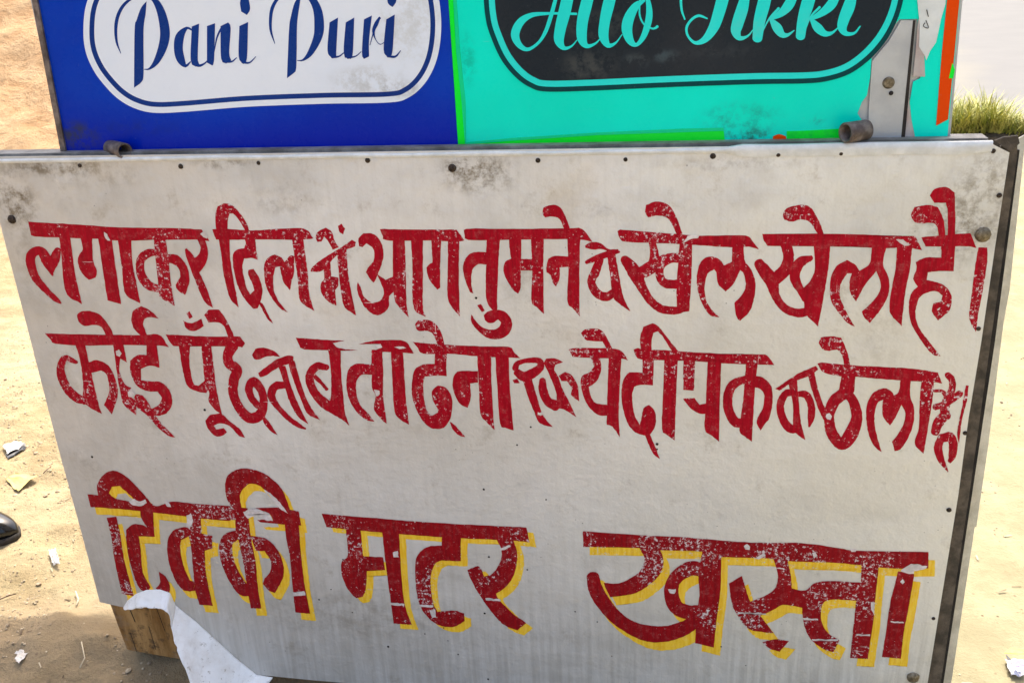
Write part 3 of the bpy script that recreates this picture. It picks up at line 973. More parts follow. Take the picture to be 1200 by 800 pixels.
# -- lettering
for col, txt in WORDS:
    paint_word(txt, -0.0003, M[col], sheet, 'painted_word')
for off, txt in W3:
    paint_word(txt, -0.0002, M['yellow'], sheet, 'yellow_shade', off, 0.4)
for off, txt in W3:
    paint_word(txt, -0.0005, M['red3'], sheet, 'painted_word')
for q, ln in enumerate(CHIPS.strip().splitlines()):
    paint_word(ln, -0.0008 - 0.00003 * (q % 3), M['chip'], sheet, 'bare_patch', jitter=0.6)

# -- rivets, bolts
def rivet(px, py, r, mat, name='rivet', dome=0.5):
    c = pl(px, py)
    bm = bmesh.new()
    bmesh.ops.create_uvsphere(bm, u_segments=12, v_segments=6, radius=r)
    for v in bm.verts:
        v.co.y *= dome
        v.co.x *= random.uniform(0.93, 1.07)
    bmesh.ops.translate(bm, verts=bm.verts, vec=(c.x, -0.0005, c.z))
    return bm_obj(name, bm, mat, sheet, True)


for (px, py) in ((94, 194), (212, 195), (304, 191), (430, 188), (630, 188), (733, 187), (835, 183), (912, 181), (985, 179), (1092, 178), (1163, 177),
                 (1170, 229), (1147, 385), (1130, 507), (1113, 597), (1094, 724)):
    rivet(px + random.uniform(-1, 1), py, random.uniform(0.0032, 0.0044), M['screw'], dome=random.uniform(0.3, 0.7))
for (px, py, r) in ((14, 257, 0.0078), (530, 197, 0.0065), (1152, 275, 0.0115), (1070, 793, 0.0115)):
    rivet(px, py, r, M['bolt'] if px > 1000 else M['screw'], 'bolt')
for (px, py) in ((567, 573), (572, 795), (374, 702), (568, 718), (573, 652), (558, 349), (618, 667), (413, 717), (525, 750), (874, 779), (770, 526), (770, 520), (606, 521), (622, 500), (700, 728), (402, 655), (455, 757), (498, 742), (520, 735), (388, 690), (845, 757), (640, 585), (240, 480), (108, 535), (537, 766), (674, 716), (717, 768)):
    rivet(px, py, random.uniform(0.0010, 0.0026), M['gap'], 'pin_hole', 0.2)

# -- folded top edge and shelf behind it
def strip_px(name, pts, Y, thick, mat, parent):
    V, F = slab([pl(p[0], p[1], Y) for p in pts], thick)
    return mesh_obj(name, V, F, mat, parent)


bm = bmesh.new()
n = 60
for i in range(n + 1):
    x = -0.802 + 1.58 * i / n
    wz = 0.0018 * noise.noise(Vector((x * 9, 0, 0)))
    wy = 0.0015 * noise.noise(Vector((x * 14, 5, 0)))
    hgt = 0.007 + 0.009 * (1 if x > 0.42 else 0) * (0.7 + 0.5 * noise.noise(Vector((x * 16, 2, 1))))
    up_ = 0.0 if x > 0.42 else -0.0045
    prof = [(-0.0012, ZT - hgt - 0.003), (-0.0035 + wy, ZT - hgt * 0.5 + up_ * 0.6), (-0.002 + wy, ZT + 0.001 + wz + up_), (0.002, ZT + 0.002 + wz + up_), (0.003, ZT - 0.006)]
    for (y, z) in prof:
        bm.verts.new((x, y, z))
bm.verts.ensure_lookup_table()
for i in range(n):
    for k in range(4):
        a = i * 5 + k
        bm.faces.new((bm.verts[a], bm.verts[a + 5], bm.verts[a + 6], bm.verts[a + 1]))
bm_obj('folded_edge', bm, M['white_trim'], cart, True)
bm = bmesh.new()
box(bm, -0.83, 0.775, 0.012, 0.045, ZT - 0.02, ZT + 0.003)
bm_obj('shelf', bm, M['shelf'], cart)
bm = bmesh.new()
box(bm, -0.84, 0.775, 0.0032, 0.0118, ZT - 0.02, ZT - 0.004)
bm_obj('shelf_edge', bm, M['gap'], cart)

# -- frame on the right: dark gap, angle iron, curled edge of the side panel
gnd = lambda p: Vector((p.x, p.y, 0.015))
def post(name, left, right, Y, thick, mat, wob=0.0):
    L = [pl(x, y, Y) for x, y in left]
    R = [pl(x, y, Y) for x, y in right]
    if wob:
        for q in R:
            q.x += wob * noise.noise(Vector((q.z * 30, 1, 0)))
    L[-1] = L[-1] + (L[-1] - L[-2]) * 0
    outline = L + R[::-1]
    V, F = slab(outline, thick)
    return mesh_obj(name, V, F, mat, cart)


post('angle_iron', [(1172, 172), (1176, 178), (1143, 400), (1116, 580), (1060, 935)], [(1192, 161), (1192, 185), (1161, 400), (1136, 580), (1082, 935)], 0.010, 0.004, M['rust'], 0.002)
post('frame_gap', [(1180, 176), (1150, 400), (1122, 580), (1066, 935)], [(1195, 176), (1166, 400), (1139, 580), (1085, 935)], 0.018, 0.03, M['gap'])  # dark slab filled in where only the shaded gap shows
post('side_sheet_edge', [(1186, 166), (1155, 400), (1137, 520), (1122, 617)], [(1201, 158), (1183, 340), (1177, 380), (1158, 520), (1145, 617)], 0.050, 0.003, M['side'], 0.006)
post('lower_side_edge', [(1125, 590), (1060, 960)], [(1146, 590), (1100, 900)], 0.056, 0.003, M['side'], 0.005)
# torn strap lying over the corner
Vs, Fs = slab([pl(x, y, 0.004) for x, y in ((1166, 165), (1176, 161), (1193, 159), (1195, 168), (1184, 178))], 0.004)
mesh_obj('corner_gusset', Vs, Fs, M['rust'], cart)

# -- carcass behind the sheet
bm = bmesh.new(); box(bm, -0.64, -0.625, 0.046, 0.80, 0.16, ZT - 0.022); bm_obj('side_panel', bm, M['side'], cart)
bm = bmesh.new(); box(bm, 0.665, 0.68, 0.046, 0.80, 0.16, ZT - 0.022); bm_obj('side_panel', bm, M['side'], cart)
bm = bmesh.new(); box(bm, -0.64, 0.68, 0.80, 0.815, 0.16, ZT - 0.022); bm_obj('back_panel', bm, M['side'], cart)
bm = bmesh.new(); box(bm, -0.62, 0.66, 0.06, 0.79, 0.20, 0.22); bm_obj('floor_board', bm, M['wood'], cart)
bm = bmesh.new(); box(bm, -0.64, 0.68, 0.048, 0.815, ZT - 0.020, ZT - 0.004); bm_obj('counter', bm, M['trim'], cart)
for (x, y) in ((0.59, 0.07), (0.59, 0.72), (-0.62, 0.72)):
    bm = bmesh.new(); box(bm, x, x + 0.07, y, y + 0.07, -0.01, 0.199, 0.004); bm_obj('leg', bm, M['wood'], cart)
# the leg seen under the bent corner
bm = bmesh.new()
a, b = gr(140, 755), gr(212, 760)
box(bm, pl(134, 725, 0.03).x, pl(208, 725, 0.03).x, 0.03, 0.11, 0.045, 0.26, 0.004)
for v in bm.verts:
    if v.co.z < 0.1:
        v.co.z += 0.015 * noise.noise(v.co * 40) + (v.co.x + 0.75) * -0.15
    v.co.x += (v.co.z - 0.15) * -0.10
leg = bm_obj('leg', bm, M['wood'], cart)
leg['label'] = 'split wooden leg showing under the bent corner'
for (qx, z0, z1, sl) in ((172, 0.06, 0.12, -0.05), (188, 0.11, 0.20, -0.12), (146, 0.05, 0.10, -0.1)):
    bm = bmesh.new()
    cx = pl(qx, 725, 0.03).x
    box(bm, cx - 0.0004, cx + 0.0005, 0.0294, 0.033, z0, z1)
    for v in bm.verts:
        v.co.x += (v.co.z - 0.15) * sl + 0.001 * math.sin(v.co.z * 90)
    bm_obj('crack', bm, M['gap'], leg)
# split running down the leg
bm = bmesh.new()
c0 = pl(156, 725, 0.03).x
box(bm, c0 - 0.0006, c0 + 0.0008, 0.0292, 0.033, 0.13, 0.20)
for v in bm.verts:
    v.co.x += (v.co.z - 0.15) * -0.16
bm_obj('crack', bm, M['gap'], leg)

# -- display box above: printed panels
YS = 0.030
sign = mesh_obj('backing_plate', *slab([pl(x, y, YS + 0.003) for x, y in ((73, 177.5), (600, 174), (1113, 166.5), (1128, 0), (1150, -260), (-12, -250), (36, 0))], 0.006), M['greybar'], cart)
# tops run on above the frame
def vpoly(name, pts, mat, lift, parent=sign, thick=0.0006, smooth=False):
    P = smooth_closed(pts) if smooth else pts
    V, F = slab([pl(x, y, YS - lift) for x, y in P], thick)
    return mesh_obj(name, V, F, mat, parent)


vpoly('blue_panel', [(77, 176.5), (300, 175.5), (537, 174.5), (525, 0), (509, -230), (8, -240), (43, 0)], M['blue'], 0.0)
vpoly('turquoise_panel', [(537.5, 174.5), (800, 171), (1012, 168.5), (1013, 156), (1010, 141), (1005, 133), (1010, 120), (1016, 112), (1020, 90), (1022, 60), (1054, 23), (1075, 22.5),
      (1075.5, 30), (1074, 60), (1072, 80), (1082, 84), (1078, 92), (1070, 96), (1066, 120), (1068, 140), (1073, 164), (1073.5, 167), (1110, 165.5), (1112, 143), (1125, 0), (1146, -240), (509.5, -230), (525.5, 0)], M['teal'], 0.0)
vpoly('glue_patch', [(1076, 22), (1073, 60), (1070, 90), (1084, 90), (1083, 60), (1080, 30)], M['pinkish'], 0.0008)
vpoly('glue_patch', [(1063, 110), (1060, 166), (1074, 166), (1070, 145), (1067, 120)], M['pinkish'], -0.0006)
vpoly('paper_scrap', [(1077, -60), (1075, 0), (1078, 30), (1077, 55), (1084, 66), (1085.5, 71), (1090, 60), (1097, 50), (1103, 22), (1108, 5), (1112, -70)], M['paper'], 0.0016)
vpoly('orange_stripe', [(1097, 147.5), (1104, 60), (1111, -10), (1126, -90), (1132, -90), (1124.5, 0), (1115, 100), (1111, 140)], M['orange'], 0.0012)
vpoly('orange_scrap', [(905, 169.5), (906, 160), (913, 157.5), (921, 160), (922, 169)], M['orange'], 0.0012, smooth=True)
vpoly('orange_scrap', [(1068, 166.2), (1070, 160), (1077, 163), (1080, 165.8)], M['orange'], 0.0012)
vpoly('green_border', [(537.2, 174.4), (700, 172.2), (850, 170.2), (848, 153), (800, 154), (700, 158), (600, 164.5), (545, 169), (541, 120), (534.5, 60), (531, 0), (520, -200), (510, -200), (525.6, 0)], M['green'], 0.0005)
vpoly('sea_green_border', [(545, 167), (600, 162), (700, 155.5), (800, 151), (848, 150), (848, 153.5), (700, 158.5), (600, 165), (546, 169.5), (541.5, 120), (535, 60), (531.3, 0), (535, 0), (539, 60), (545.5, 120)], M['greenblend'], 0.0009)
vpoly('green_border', [(922, 169), (1004, 168), (1003, 148), (985, 151), (950, 153), (922, 154)], M['green'], 0.0005, smooth=False)
vpoly('green_scrap', [(1112, 92), (1116, 74), (1119, 82), (1117, 92)], M['green'], 0.0016)
# rails of the display box
vpoly('left_rail', [(71, 178), (77, 177.8), (43.2, 0), (8.5, -240), (-14, -240), (37, 0)], M['pipe'], 0.004, cart, 0.012)
vpoly('flat_bar', [(1017.5, 168), (1056, 166.8), (1062, 110), (1071, 24), (1056, 24), (1042, 48), (1022, 72), (1018, 130)], M['greybar'], 0.0012, cart, 0.0015)
vpoly('bar_gap', [(1055.5, 166.8), (1060, 166.6), (1073, 24), (1070, 24)], M['gap'], 0.0016, cart, 0.0008)


def offset_closed(P, d):
    n = len(P)
    out = []
    for i in range(n):
        a, b = P[i - 1], P[(i + 1) % n]
        dx, dy = b[0] - a[0], b[1] - a[1]
        q = math.hypot(dx, dy) or 1
        out.append((P[i][0] - dy / q * d, P[i][1] + dx / q * d))
    return out


def ring(name, P, d0, d1, mat, lift, parent):
    A, B = offset_closed(P, d0), offset_closed(P, d1)
    n = len(P)
    V = [pl(x, y, YS - lift) for x, y in A + B]
    F = []
    for i in range(n):
        j = (i + 1) % n
        F.append((i, j, n + j, n + i))
    o = mesh_obj(name, V, F, mat, parent)
    me = o.data
    bmm = bmesh.new(); bmm.from_mesh(me); bmesh.ops.recalc_face_normals(bmm, faces=bmm.faces)
    if bmm.faces and sum(f.normal.y for f in bmm.faces) > 0:
        bmesh.ops.reverse_faces(bmm, faces=bmm.faces)
    bmm.to_mesh(me); bmm.free()
    return o


OV1 = smooth_closed([(97.5, 35), (100, 60), (109, 82), (122, 100), (138, 116), (157, 127), (180, 132.5), (215, 131.5), (290, 125.5), (380, 122), (456, 120.5), (480, 114), (498, 98), (510, 76), (516, 50), (517, 20),
                     (512, -12), (500, -38), (480, -56), (455, -64), (320, -66), (185, -66), (158, -60), (135, -45), (114, -22), (101, 5)], 80)
vpoly('white_badge', offset_closed(OV1, 13.2) if False else [p for p in offset_closed(OV1, -13)], M['white_v'], 0.0008, sign, 0.0003)
ring('badge_outline', OV1, -0.2, -7.2, M['white_v'], 0.0008, sign)
ring('badge_outline', OV1, -7.4, -12.8, M['navy_v'], 0.0008, sign)
OV2 = smooth_closed([(567, -10), (569.5, 24), (577, 48), (588, 71), (604, 90.5), (621, 102.5), (640, 107.5), (692, 106.5), (780, 102.5), (880, 99), (940, 98), (968, 95.5), (995, 87), (1018, 71), (1037, 50), (1050, 27), (1058, 2), (1061, -25),
                     (1058, -60), (1040, -98), (1010, -120), (970, -128), (800, -128), (650, -126), (615, -116), (588, -88), (572, -50)], 80)
vpoly('slate_badge', offset_closed(OV2, -13), M['black_v'], 0.0008, sign, 0.0003)
ring('badge_outline', OV2, 0, -5.6, M['darkgreen_v'], 0.0008, sign)
ring('badge_outline', OV2, -5.8, -12.8, M['letter_teal'], 0.0008, sign)
for txt, mt in ((PANI, 'navy_v'), (PURI, 'navy_v'), (ALLO, 'letter_teal'), (TIKKI, 'letter_teal')):
    paint_word(txt, YS - 0.0011, M[mt], sign, 'printed_word', jitter=0.0)
# small pencilled mark on the paper scrap
paint_word('''
S X 1086,12,1.2 1088,20,1
S X 1085,24,1 1088,33,1 1082,31,1 1084,27,1
''', YS - 0.0026, M['gap'], sign, 'scribble', jitter=0)
c = pl(1041, 97, YS)
for (dx, dz, r) in ((0, 0, 0.0085), (0.005, -0.0145, 0.0032)):
    bm = bmesh.new()
    bmesh.ops.create_cone(bm, segments=18, cap_ends=True, radius1=r, radius2=r * 0.75, depth=0.003)
    bmesh.ops.rotate(bm, verts=bm.verts, cent=(0, 0, 0), matrix=Matrix.Rotation(math.pi / 2, 3, 'X'))
    if r > 0.005:
        for ang in (0.6,):
            b2 = bmesh.new(); box(b2, -r * 0.7, r * 0.7, -0.0022, -0.0012, -0.0008, 0.0008)
            bmesh.ops.rotate(b2, verts=b2.verts, cent=(0, 0, 0), matrix=Matrix.Rotation(ang, 3, 'Y'))
            bmesh.ops.translate(b2, verts=b2.verts, vec=(c.x + dx, c.y - 0.0022, c.z + dz))
            slot = b2
    bmesh.ops.translate(bm, verts=bm.verts, vec=(c.x + dx, c.y - 0.003, c.z + dz))
    s = bm_obj('screw', bm, M['bolt'] if r > 0.005 else M['gap'], sign)
    if r > 0.005:
        bm_obj('slot', slot, M['gap'], sign)


def tube(name, x0, x1, y, z, r, mat, parent, wall=0.003, seg=28, skew=0.0):
    """open pipe lying along x"""
    V, F = [], []
    for (x, rr) in ((x0, r), (x1, r), (x1, r - wall), (x0, r - wall)):
        for k in range(seg):
            a = 2 * math.pi * k / seg
            lx = x - (x0 + x1) / 2
            V.append(((x0 + x1) / 2 + lx * math.cos(skew) - rr * math.cos(a) * math.sin(skew), y + lx * math.sin(skew) + rr * math.cos(a) * math.cos(skew), z + rr * math.sin(a)))
    for s in range(4):
        for k in range(seg):
            a, b = s * seg + k, s * seg + (k + 1) % seg
            c_, d = ((s + 1) % 4) * seg + (k + 1) % seg, ((s + 1) % 4) * seg + k
            F.append((b, a, d, c_))
    o = mesh_obj(name, V, F, mat, parent, True)
    return o


pA, pB = pl(986, 155, 0.012), pl(1018, 155, 0.012)
tube('hinge_pipe', pA.x, pB.x, 0.006, ZT + 0.017, 0.0145, M['pipe'], cart, skew=0.55)
pA, pB = pl(118, 170, 0.012), pl(151, 170, 0.012)
tube('hinge_pipe', pA.x, pB.x, 0.018, ZT + 0.006, 0.0130, M['pipe'], cart, skew=-0.6)

# -- unseen canopy added above the frame to shade the ground, on four uprights
for (x, y, z0) in ((-0.62, 0.76, ZT - 0.003), (0.63, 0.76, ZT - 0.003), (-0.59, 0.06, ZT - 0.003), (0.63, 0.06, ZT - 0.003)):
    bm = bmesh.new(); box(bm, x, x + 0.025, y, y + 0.025, z0, 2.16); bm_obj('upright', bm, M['rust'], cart)
bm = bmesh.new(); box(bm, -1.55, 0.93, SHADE_ROOF[0], SHADE_ROOF[1], 2.16, 2.185); bm_obj('added_roof', bm, M['trim'], cart)

# ------------------------------------------------------------------ ground
def ground_mat():
    nt = NT('sandy_ground')
    sx = nt.t.nodes.new('ShaderNodeSeparateXYZ')
    nt.t.links.new(nt.co, sx.inputs[0])
    a = nt.noise(1.1, 5, 0.6)
    b = nt.noise(8, 7, 0.7)
    c_ = nt.noise(60, 5, 0.75)
    c = nt.mix(nt.ramp(b, 0.3, 0.7), (0.205, 0.15, 0.075), (0.33, 0.27, 0.15))
    c = nt.mix(nt.ramp(a, 0.42, 0.68, 0, 0.6), c, (0.39, 0.32, 0.205))
    # redder earth to the left and farther back
    red = nt.math('MULTIPLY', nt.ramp(sx.outputs[0], -2.2, -3.2), nt.ramp(sx.outputs[1], 2.0, 3.2))
    red = nt.math('MULTIPLY', red, 0.0)
    c = nt.mix(red, c, (0.31, 0.195, 0.10))
    big = nt.noise(0.35, 6, 0.75)
    c = nt.mix(nt.math('MULTIPLY', red, nt.ramp(big, 0.45, 0.6, 0, 0.6)), c, (0.24, 0.14, 0.075))
    # pale dust-covered paving on the right
    pale = nt.ramp(nt.math('ADD', sx.outputs[0], nt.math('MULTIPLY', nt.math('SUBTRACT', a, 0.5), 0.4)), 0.2, 0.9)
    c = nt.mix(pale, c, nt.mix(nt.ramp(b, 0.35, 0.7), (0.225, 0.20, 0.12), (0.29, 0.26, 0.16)))
    # specks of dirt, small stains
    c = nt.mix(nt.ramp(nt.noise(3.2, 6, 0.75), 0.54, 0.72, 0, 0.4), c, (0.21, 0.15, 0.085))
    c = nt.mix(nt.ramp(c_, 0.60, 0.74, 0, 0.6), c, (0.16, 0.11, 0.06))
    c = nt.mix(nt.math('MULTIPLY', nt.ramp(nt.voronoi(34), 0.16, 0.08), nt.ramp(b, 0.5, 0.62)), c, (0.10, 0.07, 0.045))
    # darker towards the foot of the cart, on the left
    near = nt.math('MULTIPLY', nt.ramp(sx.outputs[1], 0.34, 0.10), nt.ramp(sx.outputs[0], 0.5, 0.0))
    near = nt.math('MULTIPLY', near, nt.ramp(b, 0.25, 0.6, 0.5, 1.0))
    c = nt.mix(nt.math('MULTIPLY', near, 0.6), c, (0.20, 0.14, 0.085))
    h = nt.math('ADD', nt.math('MULTIPLY', b, 0.6), nt.math('MULTIPLY', c_, 0.18))
    h = nt.math('MULTIPLY', h, nt.math('SUBTRACT', 1.0, nt.math('MULTIPLY', pale, 0.6)))
    return nt.set(c, 0.92, 0, nt.bump(h, 1.0, 0.035), 0.2)


M['ground'] = ground_mat()


def gz(x, y):
    z = 0.014 * noise.fractal(Vector((x * 3, y * 3, 0)), 1.0, 2.0, 4)
    z += 0.011 * noise.fractal(Vector((x * 10, y * 10, 8)), 0.9, 2.0, 3)
    z += 0.006 * noise.fractal(Vector((x * 16, y * 16, 5)), 0.8, 2.0, 4)
    rgh = 1.0 if x < 0.3 else max(0.25, 1 - (x - 0.3) * 1.6)
    z *= rgh
    # little bank of soil round the foot of the leg
    d = math.hypot((x + 0.80) / 0.35, (y - 0.10) / 0.12)
    z += 0.05 * math.exp(-d * d) * (1 + 0.5 * noise.noise(Vector((x * 12, y * 12, 9))))
    return z - 0.008


def axis(a, b, core0, core1, fine, grow=1.18):
    out = []
    x = core0
    while x < core1:
        out.append(x); x += fine
    s = fine
    while x < b:
        out.append(x); s *= grow; x += s
    out.append(b)
    x, s = core0, fine
    left = []
    while x > a:
        s *= grow; x -= s
        left.append(max(x, a))
    return left[::-1] + out


xs = axis(-400, 400, -2.6, 1.8, 0.016)
ys = axis(-60, 600, -0.3, 2.0, 0.016)
V = [(x, y, gz(x, y) if abs(x) < 8 and y < 10 else -0.008) for y in ys for x in xs]
nx = len(xs)
F = [(j * nx + i, j * nx + i + 1, (j + 1) * nx + i + 1, (j + 1) * nx + i) for j in range(len(ys) - 1) for i in range(nx - 1)]
g = mesh_obj('ground', V, F, M['ground'], None, True)
g['kind'] = 'structure'

# worn asphalt road, grey, behind on the right
def road_mat():
    nt = NT('dusty_road')
    b = nt.noise(2.2, 6, 0.65)
    c_ = nt.noise(90, 4, 0.7)
    c = nt.mix(nt.ramp(b, 0.3, 0.8), (0.155, 0.155, 0.152), (0.17, 0.169, 0.164))
    c = nt.mix(nt.ramp(c_, 0.55, 0.75, 0, 0.4), c, (0.22, 0.21, 0.20))
    sx = nt.t.nodes.new('ShaderNodeSeparateXYZ')
    nt.t.links.new(nt.co, sx.inputs[0])
    edge = nt.math('SUBTRACT', sx.outputs[0], nt.math('ADD', nt.math('MULTIPLY', sx.outputs[1], 0.16), 0.7))
    edge = nt.math('ADD', edge, nt.math('MULTIPLY', nt.math('SUBTRACT', nt.noise(1.0, 3, 0.5), 0.5), 1.0))
    c = nt.mix(nt.ramp(edge, 1.3, 0.1), c, (0.25, 0.23, 0.17))
    return nt.set(c, 0.9, 0, nt.bump(c_, 0.3, 0.003), 0.1)


rd = [gr(1108, 120), gr(1240, 215), gr(1330, 190), gr(1500, 60)]
RV = []
NR = 40
for i in range(NR + 1):
    t = i / NR
    y = 5.2 + t * 60
    xl = 2.25 + (y - 5.2) * 0.16 + 0.10 * noise.noise(Vector((y * 1.6, 0, 0)))
    for k in range(5):
        RV.append((xl + k * 2.2, y, 0.012))
FV = [(i * 5 + k, i * 5 + k + 1, (i + 1) * 5 + k + 1, (i + 1) * 5 + k) for i in range(NR) for k in range(4)]
ro = mesh_obj('road', RV, FV, road_mat(), None)
ro['kind'] = 'structure'

# bare earth bank rising behind on the left
bk = NT('earth_bank_clay')
b1 = bk.noise(3.5, 8, 0.72, dist=0.4)
b2 = bk.noise(24, 6, 0.75)
bc = bk.mix(bk.ramp(b1, 0.3, 0.7), (0.36, 0.215, 0.105), (0.50, 0.35, 0.20))
bc = bk.mix(bk.ramp(b2, 0.55, 0.72, 0, 0.5), bc, (0.24, 0.14, 0.075))
bk.set(bc, 0.95, 0, bk.bump(bk.math('ADD', b1, bk.math('MULTIPLY', b2, 0.35)), 1.0, 0.06), 0.15)
BV, BF = [], []
NXB, NYB = 260, 90
for j in range(NYB + 1):
    for i in range(NXB + 1):
        x = -13 + 12.2 * i / NXB
        s = 6.5 * j / NYB
        rise = max(0.0, min(1.0, s / 6.0))
        q = Vector((x, s, 0))
        z = 2.6 * rise * rise * (3 - 2 * rise) ** 1.0
        z += 0.10 * noise.fractal(q * 0.9, 1.0, 2.0, 5) * min(1, s * 1.5)
        z += 0.045 * noise.fractal(q * 5, 0.8, 2.0, 4) * min(1, s * 1.5)
        side = min(1.0, max(0.0, (-0.8 - x) / 1.4))
        z *= side * side * (3 - 2 * side)
        BV.append((x, 3.4 + s + 0.15 * noise.noise(q * 0.8), z - 0.03))
for j in range(NYB):
    for i in range(NXB):
        a = j * (NXB + 1) + i
        BF.append((a, a + 1, a + NXB + 2, a + NXB + 1))
bo = mesh_obj('earth_bank', BV, BF, bk.m, None, True)
bo['kind'] = 'structure'

# ------------------------------------------------------------------ gravel and crumbs of soil
M['stone'] = simple('pebbles', (0.22, 0.16, 0.10), (0.48, 0.40, 0.27), 0.9, 0, 40, 0.4, 0.002)


def clod(bm, x, y, z, r, flat=0.6):
    b2 = bmesh.ops.create_icosphere(bm, subdivisions=1, radius=r)
    sd = random.random() * 50
    for v in b2['verts']:
        n_ = noise.noise(v.co * (0.9 / r) + Vector((sd, sd, 0)))
        v.co *= 1 + 0.45 * n_
        v.co.z *= flat
        v.co += Vector((x, y, z))


bm = bmesh.new()
random.seed(3)
cnt = 0
while cnt < 5000:
    if random.random() < 0.8:
        x, y = random.uniform(-2.4, -0.45), random.uniform(-0.12, 1.9)
    else:
        x, y = random.uniform(0.75, 1.9), random.uniform(-0.05, 2.0)
        if random.random() < 0.5:
            continue
    if -0.82 < x < 0.82 and y > 0.02 and not x < -0.6:
        continue
    dens = noise.noise(Vector((x * 3.5, y * 3.5, 2))) + 0.35
    if random.random() > dens:
        continue
    r = random.uniform(0.0011, 0.0038) if random.random() < 0.95 else random.uniform(0.004, 0.008)
    clod(bm, x, y, gz(x, y) + r * 0.2, r)
    cnt += 1
tag(bm_obj('gravel', bm, M['stone'], None), kind='stuff')

bm = bmesh.new()
for q in range(420):
    x, y = (random.uniform(-2.3, -0.84), random.uniform(-0.1, 1.9)) if q % 4 else (random.uniform(0.85, 1.7), random.uniform(0.0, 1.9))
    L_, w_ = random.uniform(0.004, 0.022), random.uniform(0.0012, 0.005)
    a = random.uniform(0, math.pi)
    z = gz(x, y) + 0.003
    dx, dy = math.cos(a) * L_ / 2, math.sin(a) * L_ / 2
    nx_, ny_ = -math.sin(a) * w_ / 2, math.cos(a) * w_ / 2
    tl = random.uniform(-0.003, 0.004)
    vs = [bm.verts.new(v) for v in ((x - dx - nx_, y - dy - ny_, z), (x + dx - nx_, y + dy - ny_, z + tl), (x + dx * 1.2, y + dy * 1.2, z + tl), (x + dx + nx_, y + dy + ny_, z + tl), (x - dx + nx_, y - dy + ny_, z))]
    bm.faces.new(vs)
nt = NT('chaff')
nt.set(nt.mix(nt.ramp(nt.noise(9, 2), 0.4, 0.6), (0.11, 0.075, 0.045), (0.42, 0.36, 0.25)), 0.85, 0, None, 0.2)
tag(bm_obj('chaff', bm, nt.m, None), kind='stuff')

# ------------------------------------------------------------------ grass tuft behind the right-hand corner
def grass_mat():
    nt = NT('dry_grass')
    n = nt.noise(14, 3, 0.6)
    c = nt.mix(nt.ramp(n, 0.35, 0.65), (0.22, 0.25, 0.04), (0.46, 0.42, 0.12))
    m = nt.set(c, 0.6, 0, None, 0.3)
    nt.b.inputs['Subsurface Weight'].default_value = 0.0
    return m


M['grass'] = grass_mat()
M['soil'] = simple('dark_soil', (0.05, 0.035, 0.02), (0.12, 0.085, 0.05), 0.95, 0, 20, 0.6, 0.01)
gc = gr(1150, 163)
gt = thing('grass_tuft', 'clump of yellow green grass on dark soil beyond the top right corner of the cart', 'grass', (gc.x, gc.y, 0))
random.seed(11)
bV, bF = [], []
for i in range(5200):
    u = random.uniform(-1, 1)
    x = u * 0.30 + random.gauss(0, 0.02)
    y = random.uniform(-0.16, 0.2)
    env = 0.43 * (1 - max(0, u + 0.25) * 0.5) * (0.7 + 0.6 * noise.noise(Vector((x * 9, y * 9, 3))))
    if u < -0.45:
        env *= 0.85
    hgt = env * random.uniform(0.35, 1.1)
    ang = random.uniform(0, 2 * math.pi)
    lean = random.uniform(0.2, 1.1) * hgt
    dx, dy = math.cos(ang), math.sin(ang)
    wd = random.uniform(0.004, 0.009)
    px_, py_ = -dy * wd, dx * wd
    pr = None
    for s in range(5):
        t = s / 4
        q = Vector((x + dx * lean * t * t, y + dy * lean * t * t, hgt * (t - 0.25 * t * t * (lean / hgt))))
        k = (1 - t) ** 0.7
        if s < 4:
            bV += [q + Vector((px_ * k, py_ * k, 0)), q - Vector((px_ * k, py_ * k, 0))]
            if pr is not None:
                bF.append((pr, pr + 1, len(bV) - 1, len(bV) - 2))
            pr = len(bV) - 2
        else:
            bV.append(q)
            bF.append((pr, pr + 1, len(bV) - 1))
bl = mesh_obj('blades', bV, bF, M['grass'], gt)
bl['kind'] = 'stuff'
bm = bmesh.new()
bmesh.ops.create_icosphere(bm, subdivisions=4, radius=1.0)
for v in bm.verts:
    k = 1 + 0.3 * noise.noise(v.co * 2.5)
    v.co = Vector((v.co.x * 0.38 * k, v.co.y * 0.26 * k, v.co.z * 0.09 * k))
bm_obj('soil_mound', bm, M['soil'], gt, True)

# ------------------------------------------------------------------ litter
def crumple(name, label, cat, quad, mat, lift=0.012, seed=0, n=8, group=None, fold=0.012):
    fold *= 0.55
    """a scrap with four image-measured corners on the ground, crumpled, with thickness"""
    q = [gr(*p, lift) for p in quad]
    c = sum(q, Vector()) / 4
    V, F = [], []
    for j in range(n + 1):
        for i in range(n + 1):
            u, v = i / n, j / n
            p = q[0].lerp(q[1], u).lerp(q[3].lerp(q[2], u), v) - c
            e = min(u, 1 - u, v, 1 - v)
            p.x += 0.006 * noise.noise(Vector((u * 5, v * 5, seed)))
            p.y += 0.006 * noise.noise(Vector((u * 5, v * 5, seed + 9)))
            p.z = fold * (0.9 + 1.2 * noise.noise(Vector((u * 2.3, v * 2.3, seed + 4)))) + 0.003 * noise.noise(Vector((u * 8, v * 8, seed)))
            V.append(p)
    for j in range(n):
        for i in range(n):
            a = j * (n + 1) + i
            F.append((a, a + 1, a + n + 2, a + n + 1))
    o = mesh_obj(name, V, F, mat, None, False)
    o.location = (c.x, c.y, gz(c.x, c.y) + 0.002)
    md = o.modifiers.new('thickness', 'SOLIDIFY'); md.thickness = 0.0008
    tag(o, label, cat, group)
    return o


